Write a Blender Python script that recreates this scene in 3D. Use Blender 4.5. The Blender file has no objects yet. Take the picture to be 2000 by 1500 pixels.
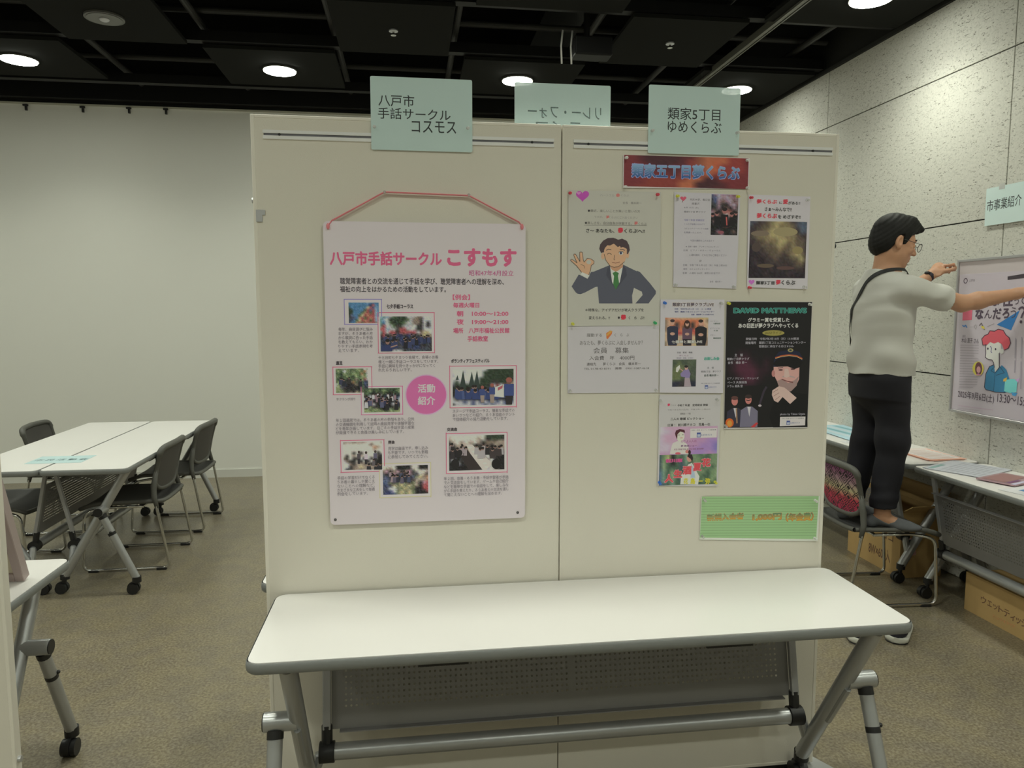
import bpy, bmesh, math, random
import numpy as np
from mathutils import Vector, Matrix

# ------------------------------------------------------------------ camera, world, lights, exposure
SC = bpy.context.scene
COL = SC.collection
CAM_H, FPX, PITCH, YAW = 1.584, 1440.0, math.radians(5.75), math.radians(7.75)
cam_data = bpy.data.cameras.new('camera')
cam_data.sensor_width = 36.0
cam_data.lens = FPX / 2000.0 * 36.0
cam_data.clip_start, cam_data.clip_end = 0.05, 60
cam = bpy.data.objects.new('camera', cam_data)
cam.location = (0, 0, CAM_H)
cam.rotation_euler = (math.pi / 2 - PITCH, 0, -YAW)
COL.objects.link(cam)
SC.camera = cam
SC.view_settings.view_transform = 'Standard'
SC.view_settings.look = 'None'
SC.view_settings.gamma = 1.0
SC.view_settings.use_curve_mapping = False
SC.view_settings.exposure = 0.0
world = bpy.data.worlds.new('world')
world.use_nodes = True
world.node_tree.nodes['Background'].inputs[0].default_value = (0.85, 0.9, 0.8, 1)
world.node_tree.nodes['Background'].inputs[1].default_value = 0.02
SC.world = world

LIGHT_Z = 3.385
LIGHT_XS = (-4.63, -2.80, -0.965, 0.86, 2.69)
LIGHT_YS = (6.0, 4.19, 2.4, 0.6, -1.2)
LIGHT_TINT = (1.0, 1.0, 0.855)
LAMP_COLOUR = (0.965, 1.0, 0.84)
SPOT_WATTS = 43.0
for _y in LIGHT_YS:
    for _x in LIGHT_XS:
        ld = bpy.data.lights.new('downlight_beam', 'SPOT')
        ld.energy = SPOT_WATTS
        ld.color = LAMP_COLOUR
        ld.spot_size = math.radians(140)
        ld.spot_blend = 0.8
        ld.shadow_soft_size = 0.10
        lo = bpy.data.objects.new('downlight_beam', ld)
        lo.location = (_x, _y, LIGHT_Z - 0.03)
        COL.objects.link(lo)

# ------------------------------------------------------------------ helpers
random.seed(7)
R = math.radians
PI = math.pi
FWD = Vector((math.sin(YAW) * math.cos(PITCH), math.cos(YAW) * math.cos(PITCH), -math.sin(PITCH)))
RGT = Vector((math.cos(YAW), -math.sin(YAW), 0))
UPV = RGT.cross(FWD)
CAM = Vector((0, 0, CAM_H))

def ray(u, v):
    return FWD + RGT * ((u - 1000) / FPX) - UPV * ((v - 750) / FPX)

def on_plane(u, v, axis, val):
    """measure: where the sight line through photo pixel (u, v) meets the real plane axis = val"""
    r = ray(u, v)
    return CAM + r * ((val - CAM[axis]) / r[axis])

def lin(c):
    c = c / 255.0
    return c / 12.92 if c <= 0.04045 else ((c + 0.055) / 1.055) ** 2.4

def obs(r, g, b, lvl=0.62, top=0.88):
    """albedo of a surface whose photographed colour is r, g, b under light of strength lvl"""
    return tuple(max(0.004, min(top, lin(c) / (lvl * t))) for c, t in zip((r, g, b), LIGHT_TINT))

MATS = {}
def mat(name, col, rough=0.5, metal=0.0, bump=0.0, bscale=200.0, var=0.0, vscale=8.0, coat=0.0, spec=0.5, trans=0.0, alpha=1.0, emit=0.0):
    if name in MATS:
        return MATS[name]
    m = bpy.data.materials.new(name)
    m.use_nodes = True
    nt = m.node_tree
    p = nt.nodes['Principled BSDF']
    p.inputs['Base Color'].default_value = (*col[:3], 1)
    p.inputs['Roughness'].default_value = rough
    p.inputs['Metallic'].default_value = metal
    p.inputs['Specular IOR Level'].default_value = spec
    p.inputs['Coat Weight'].default_value = coat
    p.inputs['Coat Roughness'].default_value = 0.08
    p.inputs['Transmission Weight'].default_value = trans
    p.inputs['Alpha'].default_value = alpha
    if emit:
        p.inputs['Emission Color'].default_value = (*col[:3], 1)
        p.inputs['Emission Strength'].default_value = emit
    tc = nt.nodes.new('ShaderNodeTexCoord')
    if var:
        nz = nt.nodes.new('ShaderNodeTexNoise')
        nz.inputs['Scale'].default_value = vscale
        nz.inputs['Detail'].default_value = 5
        nt.links.new(tc.outputs['Object'], nz.inputs['Vector'])
        mx = nt.nodes.new('ShaderNodeMix')
        mx.data_type = 'RGBA'
        mx.inputs['A'].default_value = (*[c * (1 - var) for c in col[:3]], 1)
        mx.inputs['B'].default_value = (*[min(1, c * (1 + var)) for c in col[:3]], 1)
        nt.links.new(nz.outputs['Fac'], mx.inputs['Factor'])
        nt.links.new(mx.outputs['Result'], p.inputs['Base Color'])
    if bump:
        nb = nt.nodes.new('ShaderNodeTexNoise')
        nb.inputs['Scale'].default_value = bscale
        nb.inputs['Detail'].default_value = 3
        nt.links.new(tc.outputs['Object'], nb.inputs['Vector'])
        bp = nt.nodes.new('ShaderNodeBump')
        bp.inputs['Strength'].default_value = bump
        bp.inputs['Distance'].default_value = 0.002
        nt.links.new(nb.outputs['Fac'], bp.inputs['Height'])
        nt.links.new(bp.outputs['Normal'], p.inputs['Normal'])
    MATS[name] = m
    return m

def ramp(nt, fac, stops):
    r = nt.nodes.new('ShaderNodeValToRGB')
    while len(r.color_ramp.elements) < len(stops):
        r.color_ramp.elements.new(0.5)
    for e, (pos, c) in zip(r.color_ramp.elements, stops):
        e.position = pos
        e.color = (*c[:3], 1)
    nt.links.new(fac, r.inputs[0])
    return r

# ---- mesh building: every add_* appends to a bmesh; obj() links it as one object
def newbm():
    return bmesh.new()

def obj(name, bm, m=None, parent=None, smooth=None, loc=None):
    bmesh.ops.recalc_face_normals(bm, faces=bm.faces)
    me = bpy.data.meshes.new(name)
    bm.to_mesh(me)
    bm.free()
    ms = m if isinstance(m, (list, tuple)) else [m]
    for x in ms:
        if x:
            me.materials.append(x)
    if smooth is not None:
        me.shade_smooth()
        if smooth < 180:
            me.set_sharp_from_angle(angle=R(smooth))
    o = bpy.data.objects.new(name, me)
    COL.objects.link(o)
    if parent:
        o.parent = parent
    if loc:
        o.location = loc
    return o

def tag(o, label, cat, group=None):
    o['label'] = label
    o['category'] = cat
    if group:
        o['group'] = group
    return o

def thing(name, label, cat, loc=(0, 0, 0), rz=0.0, group=None):
    o = bpy.data.objects.new(name, None)
    o.empty_display_size = 0.1
    COL.objects.link(o)
    o.location = loc
    o.rotation_euler = (0, 0, rz)
    return tag(o, label, cat, group)

def struct(name, bm, m, smooth=None):
    o = obj(name, bm, m, None, smooth)
    o['kind'] = 'structure'
    return o

def dup(src, loc, rz, label, group=None):
    r = src.copy()
    COL.objects.link(r)
    r.location = loc
    r.rotation_euler = (0, 0, rz)
    r['label'] = label
    if group:
        r['group'] = group
    for ch in list(src.children):
        c = ch.copy()
        COL.objects.link(c)
        c.parent = r
        for g in list(ch.children):
            d = g.copy()
            COL.objects.link(d)
            d.parent = c
    return r

def add_box(bm, lo, hi, mi=0, bevel=0.0, segs=2):
    x0, y0, z0 = lo
    x1, y1, z1 = hi
    vs = [bm.verts.new(p) for p in ((x0, y0, z0), (x1, y0, z0), (x1, y1, z0), (x0, y1, z0), (x0, y0, z1), (x1, y0, z1), (x1, y1, z1), (x0, y1, z1))]
    fs = [bm.faces.new([vs[i] for i in f]) for f in ((0, 3, 2, 1), (4, 5, 6, 7), (0, 1, 5, 4), (1, 2, 6, 5), (2, 3, 7, 6), (3, 0, 4, 7))]
    for f in fs:
        f.material_index = mi
    if bevel:
        es = list({e for f in fs for e in f.edges})
        r = bmesh.ops.bevel(bm, geom=es, offset=bevel, segments=segs, affect='EDGES', profile=0.5)
        for f in r['faces']:
            f.material_index = mi

def frame_of(d):
    d = d.normalized()
    a = Vector((0, 0, 1)) if abs(d.z) < 0.9 else Vector((1, 0, 0))
    s = d.cross(a).normalized()
    return s, s.cross(d).normalized()

def add_tube(bm, pts, r, n=12, mi=0, caps=True, flat=1.0):
    """a tube swept along a polyline; r is one radius or one per point"""
    pts = [Vector(p) for p in pts]
    rs = r if isinstance(r, (list, tuple)) else [r] * len(pts)
    rings = []
    s = None
    for i, p in enumerate(pts):
        d = (pts[min(i + 1, len(pts) - 1)] - pts[max(i - 1, 0)]).normalized()
        if s is None:
            s, t = frame_of(d)
        else:
            s = (s - d * s.dot(d)).normalized()
            t = s.cross(d)
        rings.append([bm.verts.new(p + (s * math.cos(2 * PI * k / n) + t * (math.sin(2 * PI * k / n) * flat)) * rs[i]) for k in range(n)])
    for a, b in zip(rings, rings[1:]):
        for k in range(n):
            f = bm.faces.new((a[k], a[(k + 1) % n], b[(k + 1) % n], b[k]))
            f.material_index = mi
    if caps:
        for rg in (rings[0][::-1], rings[-1]):
            f = bm.faces.new(rg)
            f.material_index = mi

def rounded(pts, rad, n=5):
    """polyline with its inner corners rounded"""
    pts = [Vector(p) for p in pts]
    out = [pts[0]]
    for a, b, c in zip(pts, pts[1:], pts[2:]):
        u, w = (a - b), (c - b)
        k = min(rad, u.length * 0.45, w.length * 0.45)
        p, q = b + u.normalized() * k, b + w.normalized() * k
        for i in range(n + 1):
            t = i / n
            out.append(p * (1 - t) ** 2 + b * (2 * t * (1 - t)) + q * t * t)
    out.append(pts[-1])
    return out

def round_rect(w, h, r, n=5):
    pts = []
    for cx, cy, a0 in ((w / 2 - r, h / 2 - r, 0), (-w / 2 + r, h / 2 - r, 90), (-w / 2 + r, -h / 2 + r, 180), (w / 2 - r, -h / 2 + r, 270)):
        for i in range(n + 1):
            a = R(a0 + 90 * i / n)
            pts.append((cx + r * math.cos(a), cy + r * math.sin(a)))
    return pts

def add_prism(bm, poly, to3d, lo, hi, mi=0):
    """extrude a 2-D outline; to3d(x, y, h) places it"""
    a = [bm.verts.new(to3d(x, y, lo)) for x, y in poly]
    b = [bm.verts.new(to3d(x, y, hi)) for x, y in poly]
    n = len(poly)
    fs = [bm.faces.new(a[::-1]), bm.faces.new(b)]
    for k in range(n):
        fs.append(bm.faces.new((a[k], a[(k + 1) % n], b[(k + 1) % n], b[k])))
    for f in fs:
        f.material_index = mi
    return fs

def add_disc(bm, c, r, axis='z', n=24, mi=0):
    ax = {'z': lambda a, b: (c[0] + a, c[1] + b, c[2]), 'y': lambda a, b: (c[0] + a, c[1], c[2] + b), 'x': lambda a, b: (c[0], c[1] + a, c[2] + b)}[axis]
    f = bm.faces.new([bm.verts.new(ax(r * math.cos(2 * PI * k / n), r * math.sin(2 * PI * k / n))) for k in range(n)])
    f.material_index = mi

def add_ball(bm, c, r, n=10, mi=0):
    rx, ry, rz = r if isinstance(r, (tuple, list)) else (r, r, r)
    before = set(bm.faces)
    res = bmesh.ops.create_uvsphere(bm, u_segments=n * 2, v_segments=n, radius=1.0)
    for v in res['verts']:
        v.co = Vector((c[0] + v.co.x * rx, c[1] + v.co.y * ry, c[2] + v.co.z * rz))
    for f in bm.faces:
        if f not in before:
            f.material_index = mi

# ------------------------------------------------------------------ materials
M_BOARD = mat('board_cloth', obs(185, 181, 160, 0.62), 0.85, bump=0.25, bscale=500, var=0.015, vscale=3)
M_BOARD_EDGE = mat('board_edge', obs(192, 188, 167, 0.62), 0.55)
M_ALU = mat('aluminium', (0.62, 0.63, 0.66), 0.35, 0.7)
M_DARK = mat('dark_gap', (0.015, 0.015, 0.014), 0.8)
M_TOP = mat('white_laminate', (0.85, 0.83, 0.82), 0.28, var=0.012, vscale=3, coat=0.15)
M_BAND = mat('grey_edge_band', (0.22, 0.23, 0.23), 0.5)
M_STEEL = mat('silver_paint', (0.44, 0.45, 0.46), 0.34, 0.6)
M_PANEL = mat('grey_steel_panel', (0.225, 0.22, 0.22), 0.45, 0.3)
M_POST = mat('grey_post', (0.36, 0.36, 0.37), 0.4, 0.4)
M_BLACK = mat('black_plastic', (0.012, 0.012, 0.013), 0.45)
M_CHROME = mat('chrome', (0.62, 0.62, 0.60), 0.16, 1.0)
M_CHAIR = mat('grey_chair_plastic', (0.10, 0.10, 0.09), 0.5)
M_MESH = mat('dark_chair_mesh', (0.085, 0.08, 0.075), 0.8, bump=0.6, bscale=400)
M_SEAT = mat('dark_chair_seat', (0.042, 0.042, 0.042), 0.6, bump=0.5, bscale=300)
M_CLEAR = mat('clear_pin_plastic', (0.75, 0.75, 0.74), 0.15, alpha=0.55)
M_CARD = mat('cardboard', (0.52, 0.345, 0.145), 0.8, var=0.08, vscale=12)
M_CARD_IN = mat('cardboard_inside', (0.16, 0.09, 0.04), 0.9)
# ------------------------------------------------------------------ the room
XL, XR, YB, YF, ZC = -6.2, 3.2, 7.2, -3.2, 4.3
def floor_mat():
    m = bpy.data.materials.new('speckled_vinyl')
    m.use_nodes = True
    nt = m.node_tree
    p = nt.nodes['Principled BSDF']
    p.inputs['Roughness'].default_value = 0.28
    p.inputs['Specular IOR Level'].default_value = 0.4
    tc = nt.nodes.new('ShaderNodeTexCoord')
    def noise(scale, det, dist=0.0):
        n = nt.nodes.new('ShaderNodeTexNoise')
        n.inputs['Scale'].default_value = scale
        n.inputs['Detail'].default_value = det
        n.inputs['Distortion'].default_value = dist
        nt.links.new(tc.outputs['Object'], n.inputs['Vector'])
        return n.outputs['Fac']
    A = ramp(nt, noise(95, 7, 0.3), [(0.36, (0.160, 0.132, 0.094)), (0.5, (0.218, 0.188, 0.132)), (0.65, (0.285, 0.252, 0.188))])
    B = ramp(nt, noise(9, 5, 0.4), [(0.38, (0.92, 0.92, 0.95)), (0.62, (1.06, 1.05, 0.98))])
    mul = nt.nodes.new('ShaderNodeMix')
    mul.data_type = 'RGBA'
    mul.blend_type = 'MULTIPLY'
    mul.inputs['Factor'].default_value = 1
    nt.links.new(A.outputs[0], mul.inputs['A'])
    nt.links.new(B.outputs[0], mul.inputs['B'])
    vo = nt.nodes.new('ShaderNodeTexVoronoi')
    vo.inputs['Scale'].default_value = 130
    nt.links.new(tc.outputs['Object'], vo.inputs['Vector'])
    fl = ramp(nt, vo.outputs['Distance'], [(0.10, (1, 1, 1)), (0.17, (0, 0, 0))])
    sel = nt.nodes.new('ShaderNodeSeparateColor')
    nt.links.new(vo.outputs['Color'], sel.inputs[0])
    th = nt.nodes.new('ShaderNodeMath')
    th.operation = 'GREATER_THAN'
    th.inputs[1].default_value = 0.6
    nt.links.new(sel.outputs[0], th.inputs[0])
    an = nt.nodes.new('ShaderNodeMath')
    an.operation = 'MULTIPLY'
    nt.links.new(th.outputs[0], an.inputs[0])
    nt.links.new(fl.outputs[0], an.inputs[1])
    pick = nt.nodes.new('ShaderNodeMix')
    pick.data_type = 'RGBA'
    pick.inputs['B'].default_value = (0.40, 0.36, 0.28, 1)
    nt.links.new(an.outputs[0], pick.inputs['Factor'])
    nt.links.new(mul.outputs['Result'], pick.inputs['A'])
    nt.links.new(pick.outputs['Result'], p.inputs['Base Color'])
    return m

def wood_wool_mat():
    m = bpy.data.materials.new('wood_wool_board')
    m.use_nodes = True
    nt = m.node_tree
    p = nt.nodes['Principled BSDF']
    p.inputs['Roughness'].default_value = 0.9
    p.inputs['Specular IOR Level'].default_value = 0.15
    tc = nt.nodes.new('ShaderNodeTexCoord')
    facs = []
    for ang, seed in ((25, 0.0), (-35, 3.1), (70, 7.7)):
        mp = nt.nodes.new('ShaderNodeMapping')
        mp.inputs['Rotation'].default_value = (R(ang), 0, 0)
        mp.inputs['Location'].default_value = (seed, seed, seed)
        mp.inputs['Scale'].default_value = (1, 40, 130)
        nt.links.new(tc.outputs['Object'], mp.inputs['Vector'])
        n = nt.nodes.new('ShaderNodeTexNoise')
        n.inputs['Scale'].default_value = 1.0
        n.inputs['Detail'].default_value = 2.5
        n.inputs['Distortion'].default_value = 1.1
        nt.links.new(mp.outputs[0], n.inputs['Vector'])
        facs.append(ramp(nt, n.outputs['Fac'], [(0.64, (0, 0, 0)), (0.72, (1, 1, 1))]).outputs[0])
    mx = facs[0]
    for f in facs[1:]:
        a = nt.nodes.new('ShaderNodeMix')
        a.data_type = 'RGBA'
        a.blend_type = 'LIGHTEN'
        a.inputs['Factor'].default_value = 1
        nt.links.new(mx, a.inputs['A'])
        nt.links.new(f, a.inputs['B'])
        mx = a.outputs['Result']
    base = nt.nodes.new('ShaderNodeTexNoise')
    base.inputs['Scale'].default_value = 70
    base.inputs['Detail'].default_value = 6
    nt.links.new(tc.outputs['Object'], base.inputs['Vector'])
    br = ramp(nt, base.outputs['Fac'], [(0.32, (0.62, 0.615, 0.565)), (0.68, (0.71, 0.70, 0.645))])
    fin = nt.nodes.new('ShaderNodeMix')
    fin.data_type = 'RGBA'
    fin.inputs['B'].default_value = (0.20, 0.19, 0.16, 1)
    nt.links.new(mx, fin.inputs['Factor'])
    nt.links.new(br.outputs[0], fin.inputs['A'])
    nt.links.new(fin.outputs['Result'], p.inputs['Base Color'])
    bp = nt.nodes.new('ShaderNodeBump')
    bp.inputs['Strength'].default_value = 0.5
    bp.inputs['Distance'].default_value = 0.004
    bp.invert = True
    nt.links.new(mx, bp.inputs['Height'])
    nt.links.new(bp.outputs['Normal'], p.inputs['Normal'])
    return m

M_FLOOR, M_WOOL = floor_mat(), wood_wool_mat()
M_WALL = mat('white_wall_paint', (0.78, 0.78, 0.735), 0.75, var=0.02, vscale=1.2)
M_CEIL = mat('black_slab', (0.008, 0.008, 0.007), 0.9, spec=0.1)
M_CPANEL = mat('dark_grey_ceiling_board', (0.012, 0.0125, 0.011), 0.9, spec=0.12)
M_PIPE = mat('dark_pipe', (0.035, 0.035, 0.033), 0.5, spec=0.3)
M_BEAM = mat('black_steel', (0.008, 0.008, 0.008), 0.5, spec=0.2)

bm = newbm(); add_box(bm, (XL, YF, -0.1), (XR + 0.05, YB, 0)); struct('floor', bm, M_FLOOR)
bm = newbm(); add_box(bm, (XL, YF, ZC), (XR + 0.05, YB, ZC + 0.1)); struct('ceiling', bm, M_CEIL)
bm = newbm(); add_box(bm, (XL, YB, 0), (XR + 0.05, YB + 0.1, 3.385)); struct('wall_back', bm, M_WALL)
bm = newbm(); add_box(bm, (XL, YB, 3.385), (XR + 0.05, YB + 0.1, ZC)); add_box(bm, (XL, YB - 0.10, 3.42), (XR, YB, 3.60)); struct('wall_back_upper', bm, M_BEAM)
bm = newbm(); add_box(bm, (XL - 0.1, YF, 0), (XL, YB, ZC)); struct('wall_left', bm, M_WALL)
bm = newbm(); add_box(bm, (XL, YF - 0.1, 0), (XR + 0.05, YF, ZC)); struct('wall_front', bm, M_WALL)
bm = newbm(); add_box(bm, (XL, YB - 0.012, 0), (XR, YB, 0.075)); struct('baseboard_back', bm, mat('baseboard_paint', (0.66, 0.66, 0.62), 0.5))
# wood-wool boards, 1.8 x 0.9 m, with real joints between them over a dark backing
bm = newbm()
add_box(bm, (XR + 0.012, YF, 0), (XR + 0.1, YB, ZC), 1)
ys = [YF] + [3.68 - 1.795 * k for k in range(3, -1, -1)] + [5.475, YB]
zs = [0, 0.29, 1.19, 2.09, 2.98, 3.40]
g = 0.004
for a, b in zip(ys, ys[1:]):
    for c, d in zip(zs, zs[1:]):
        add_box(bm, (XR, a + g, c + g), (XR + 0.011, b - g, d - g), 0)
struct('wall_right', bm, [M_WOOL, M_DARK])
bm = newbm(); add_box(bm, (XR - 0.012, YF, 3.40), (XR + 0.02, YB, 3.425)); struct('trim_1', bm, M_PIPE)
bm = newbm(); add_box(bm, (XL, YB - 0.015, 3.38), (XR, YB + 0.01, 3.395)); struct('trim_2', bm, mat('trim_cream', (0.5, 0.5, 0.42), 0.5))

# suspended ceiling: checkerboard of dark boards, rails between them, pipes above
lamp_boards = [(x, y) for y in LIGHT_YS for x in LIGHT_XS]
plain_boards = [(x, y) for y in (5.09, 3.3, 1.5, -0.3) for x in (-5.55, -3.715, -1.88, -0.09, 1.78)]
for i, (x, y) in enumerate(lamp_boards + plain_boards):
    bm = newbm()
    w, d = (0.45, 0.42) if i < len(lamp_boards) else (0.38, 0.44)
    add_box(bm, (x - w, y - d, 3.40), (min(x + w, XR - 0.03), y + d, 3.425))
    o = struct('ceiling_panel', bm, M_CPANEL)
for y in (6.62, 5.56, 4.68, 3.75, 2.86, 1.95):
    bm = newbm(); add_box(bm, (XL, y - 0.035, 3.43), (XR - 0.02, y + 0.035, 3.50)); struct('ceiling_beam', bm, M_BEAM)
for y in (6.56, 5.50, 4.62, 3.7, 2.9):
    bm = newbm(); add_tube(bm, [(XL, y, 3.62), (XR - 0.02, y, 3.62)], 0.022); struct('ceiling_beam', bm, M_PIPE)
for x in (-4.2, -2.32, -1.42, -0.52, 0.34, 1.30, 2.06, 2.95):
    bm = newbm(); add_tube(bm, [(x, YF, 3.56), (x, YB - 0.11, 3.56)], 0.024); struct('ceiling_beam', bm, M_PIPE)
bm = newbm()
add_box(bm, (2.30, -1, 3.385), (2.325, 6.0, 3.43)); add_box(bm, (2.335, -1, 3.385), (2.345, 6.0, 3.43))
struct('ceiling_beam', bm, mat('track_rail', (0.12, 0.12, 0.10), 0.4))
# air duct in the void
bm = newbm(); add_box(bm, (1.0, -1, 3.75), (1.32, 7.0, 4.05)); struct('ceiling_beam', bm, M_BEAM)

# downlights
M_LAMP = mat('lamp_diffuser', (0.965, 1, 0.86), 0.4, emit=38.0)
M_LAMP_OFF = mat('unlit_lamp', (0.10, 0.10, 0.09), 0.3)
M_RIM = mat('lamp_rim', (0.09, 0.09, 0.08), 0.4)
lamp_labels = {(-2.80, 6.0): 'lit round downlight by the back wall above the long white table pair',
               (-0.965, 6.0): 'lit round downlight by the back wall, alone over the bare stretch',
               (0.86, 6.0): 'lit round downlight half hidden behind the pale sign with mirrored writing',
               (2.69, 6.0): 'lit round downlight peeking past the corner of the yume club sign',
               (2.69, 4.19): 'lit round downlight near the textured wall, over the man on the chair'}
proto = None
for (x, y) in lamp_boards:
    lab = lamp_labels.get((x, y))
    shown = lab is not None
    lab = lab or 'lit round downlight of the ceiling grid beyond the picture'
    if proto is None:
        r = thing('ceiling_light', lab, 'ceiling light', (x, y, LIGHT_Z + 0.015), 0, 'round ceiling downlights')
        bm = newbm(); add_tube(bm, [(0, 0, -0.012), (0, 0, 0.01)], 0.125, 32); obj('lamp_rim', bm, M_RIM, r, 30)
        bm = newbm(); add_tube(bm, [(0, 0, -0.016), (0, 0, -0.013)], 0.118, 32); obj('lamp_diffuser', bm, M_LAMP, r)
        proto = r
    else:
        r = dup(proto, (x, y, LIGHT_Z + 0.015), 0, lab, 'round ceiling downlights')
r = thing('ceiling_light', 'unlit round downlight in a dark ceiling board', 'ceiling light', (-1.87, 5.10, LIGHT_Z + 0.015))
bm = newbm(); add_tube(bm, [(0, 0, -0.012), (0, 0, 0.01)], 0.115, 32); obj('lamp_rim', bm, M_RIM, r, 30)
bm = newbm(); add_tube(bm, [(0, 0, -0.015), (0, 0, -0.012)], 0.10, 32); obj('lamp_diffuser', bm, M_LAMP_OFF, r)
bm = newbm(); add_ball(bm, (0, 0, -0.015), (0.03, 0.03, 0.015)); obj('bulb', bm, M_ALU, r, 180)
# sprinkler heads
for (x, y, lab) in ((-0.09, 5.08, 'small sprinkler head in the ceiling board above the cosmos sign'), (1.78, 5.06, 'small sprinkler head in the ceiling board above the yume club sign')):
    r = thing('sprinkler_head', lab, 'sprinkler', (x, y, 3.40))
    bm = newbm(); add_tube(bm, [(0, 0, 0), (0, 0, -0.008)], 0.03, 16); obj('cover_plate', bm, M_ALU, r, 30)
    bm = newbm(); add_tube(bm, [(0, 0, -0.008), (0, 0, -0.03)], 0.008, 10); add_tube(bm, [(0, 0, -0.03), (0, 0, -0.033)], 0.018, 12); obj('deflector', bm, M_CHROME, r, 30)
# picture hooks along the top of the back wall
for k, (u, v) in enumerate(((52, 208), (163, 212), (253, 214), (325, 216))):
    q = on_plane(u, v, 1, YB)
    bm = newbm(); add_box(bm, (q.x - 0.008, YB - 0.02, q.z - 0.035), (q.x + 0.008, YB - 0.001, q.z + 0.012)); add_box(bm, (q.x - 0.02, YB - 0.03, q.z + 0.0), (q.x + 0.02, YB - 0.012, q.z + 0.014))
    tag(obj('picture_hook', bm, M_BLACK), 'small black picture hook along the top edge of the back wall', 'hook', 'hooks on the back wall rail')
# a lamp bracket with two white cable ends hanging from the ceiling void, and loose cables
r = thing('hanging_projector_mount', 'dark ceiling mount with white cable ends above the sign with mirrored writing', 'ceiling mount', (1.17, 4.95, 3.3))
bm = newbm(); add_tube(bm, [(0, 0, 0.45), (0, 0, 0.05)], 0.02); add_box(bm, (-0.09, -0.07, -0.06), (0.16, 0.07, 0.06), 0, 0.01); obj('bracket', bm, M_BEAM, r)
for dx in (-0.035, 0.03):
    bm = newbm(); add_tube(bm, [(-0.13 + dx, -0.02, 0.10), (-0.14 + dx, -0.02, 0.0), (-0.135 + dx, -0.02, -0.11)], 0.006, 8); obj('cable', bm, mat('white_cable', (0.7, 0.7, 0.68), 0.4), r, 180)
# ------------------------------------------------------------------ folding tables
def perforated(bm, x0, x1, z0, z1, y, pitch, rad, skip=()):
    """steel sheet in the x-z plane with real round holes"""
    nx, nz = int((x1 - x0) / pitch), int((z1 - z0) / pitch)
    gx, gz = (x1 - x0) / nx, (z1 - z0) / nz
    grid = [[bm.verts.new((x0 + i * gx, y, z0 + j * gz)) for j in range(nz + 1)] for i in range(nx + 1)]
    for i in range(nx):
        for j in range(nz):
            c = [grid[i][j], grid[i + 1][j], grid[i + 1][j + 1], grid[i][j + 1]]
            if i in skip:
                bm.faces.new(c)
                continue
            cx, cz = x0 + (i + .5) * gx, z0 + (j + .5) * gz
            h = [bm.verts.new((cx + rad * math.cos(R(a)), y, cz + rad * math.sin(R(a)))) for a in range(-135, 225, 45)]
            for k in range(4):
                a, b, e = h[2 * k], h[2 * k + 1], h[(2 * k + 2) % 8]
                bm.faces.new((c[k], c[(k + 1) % 4], e, b, a))

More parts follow.
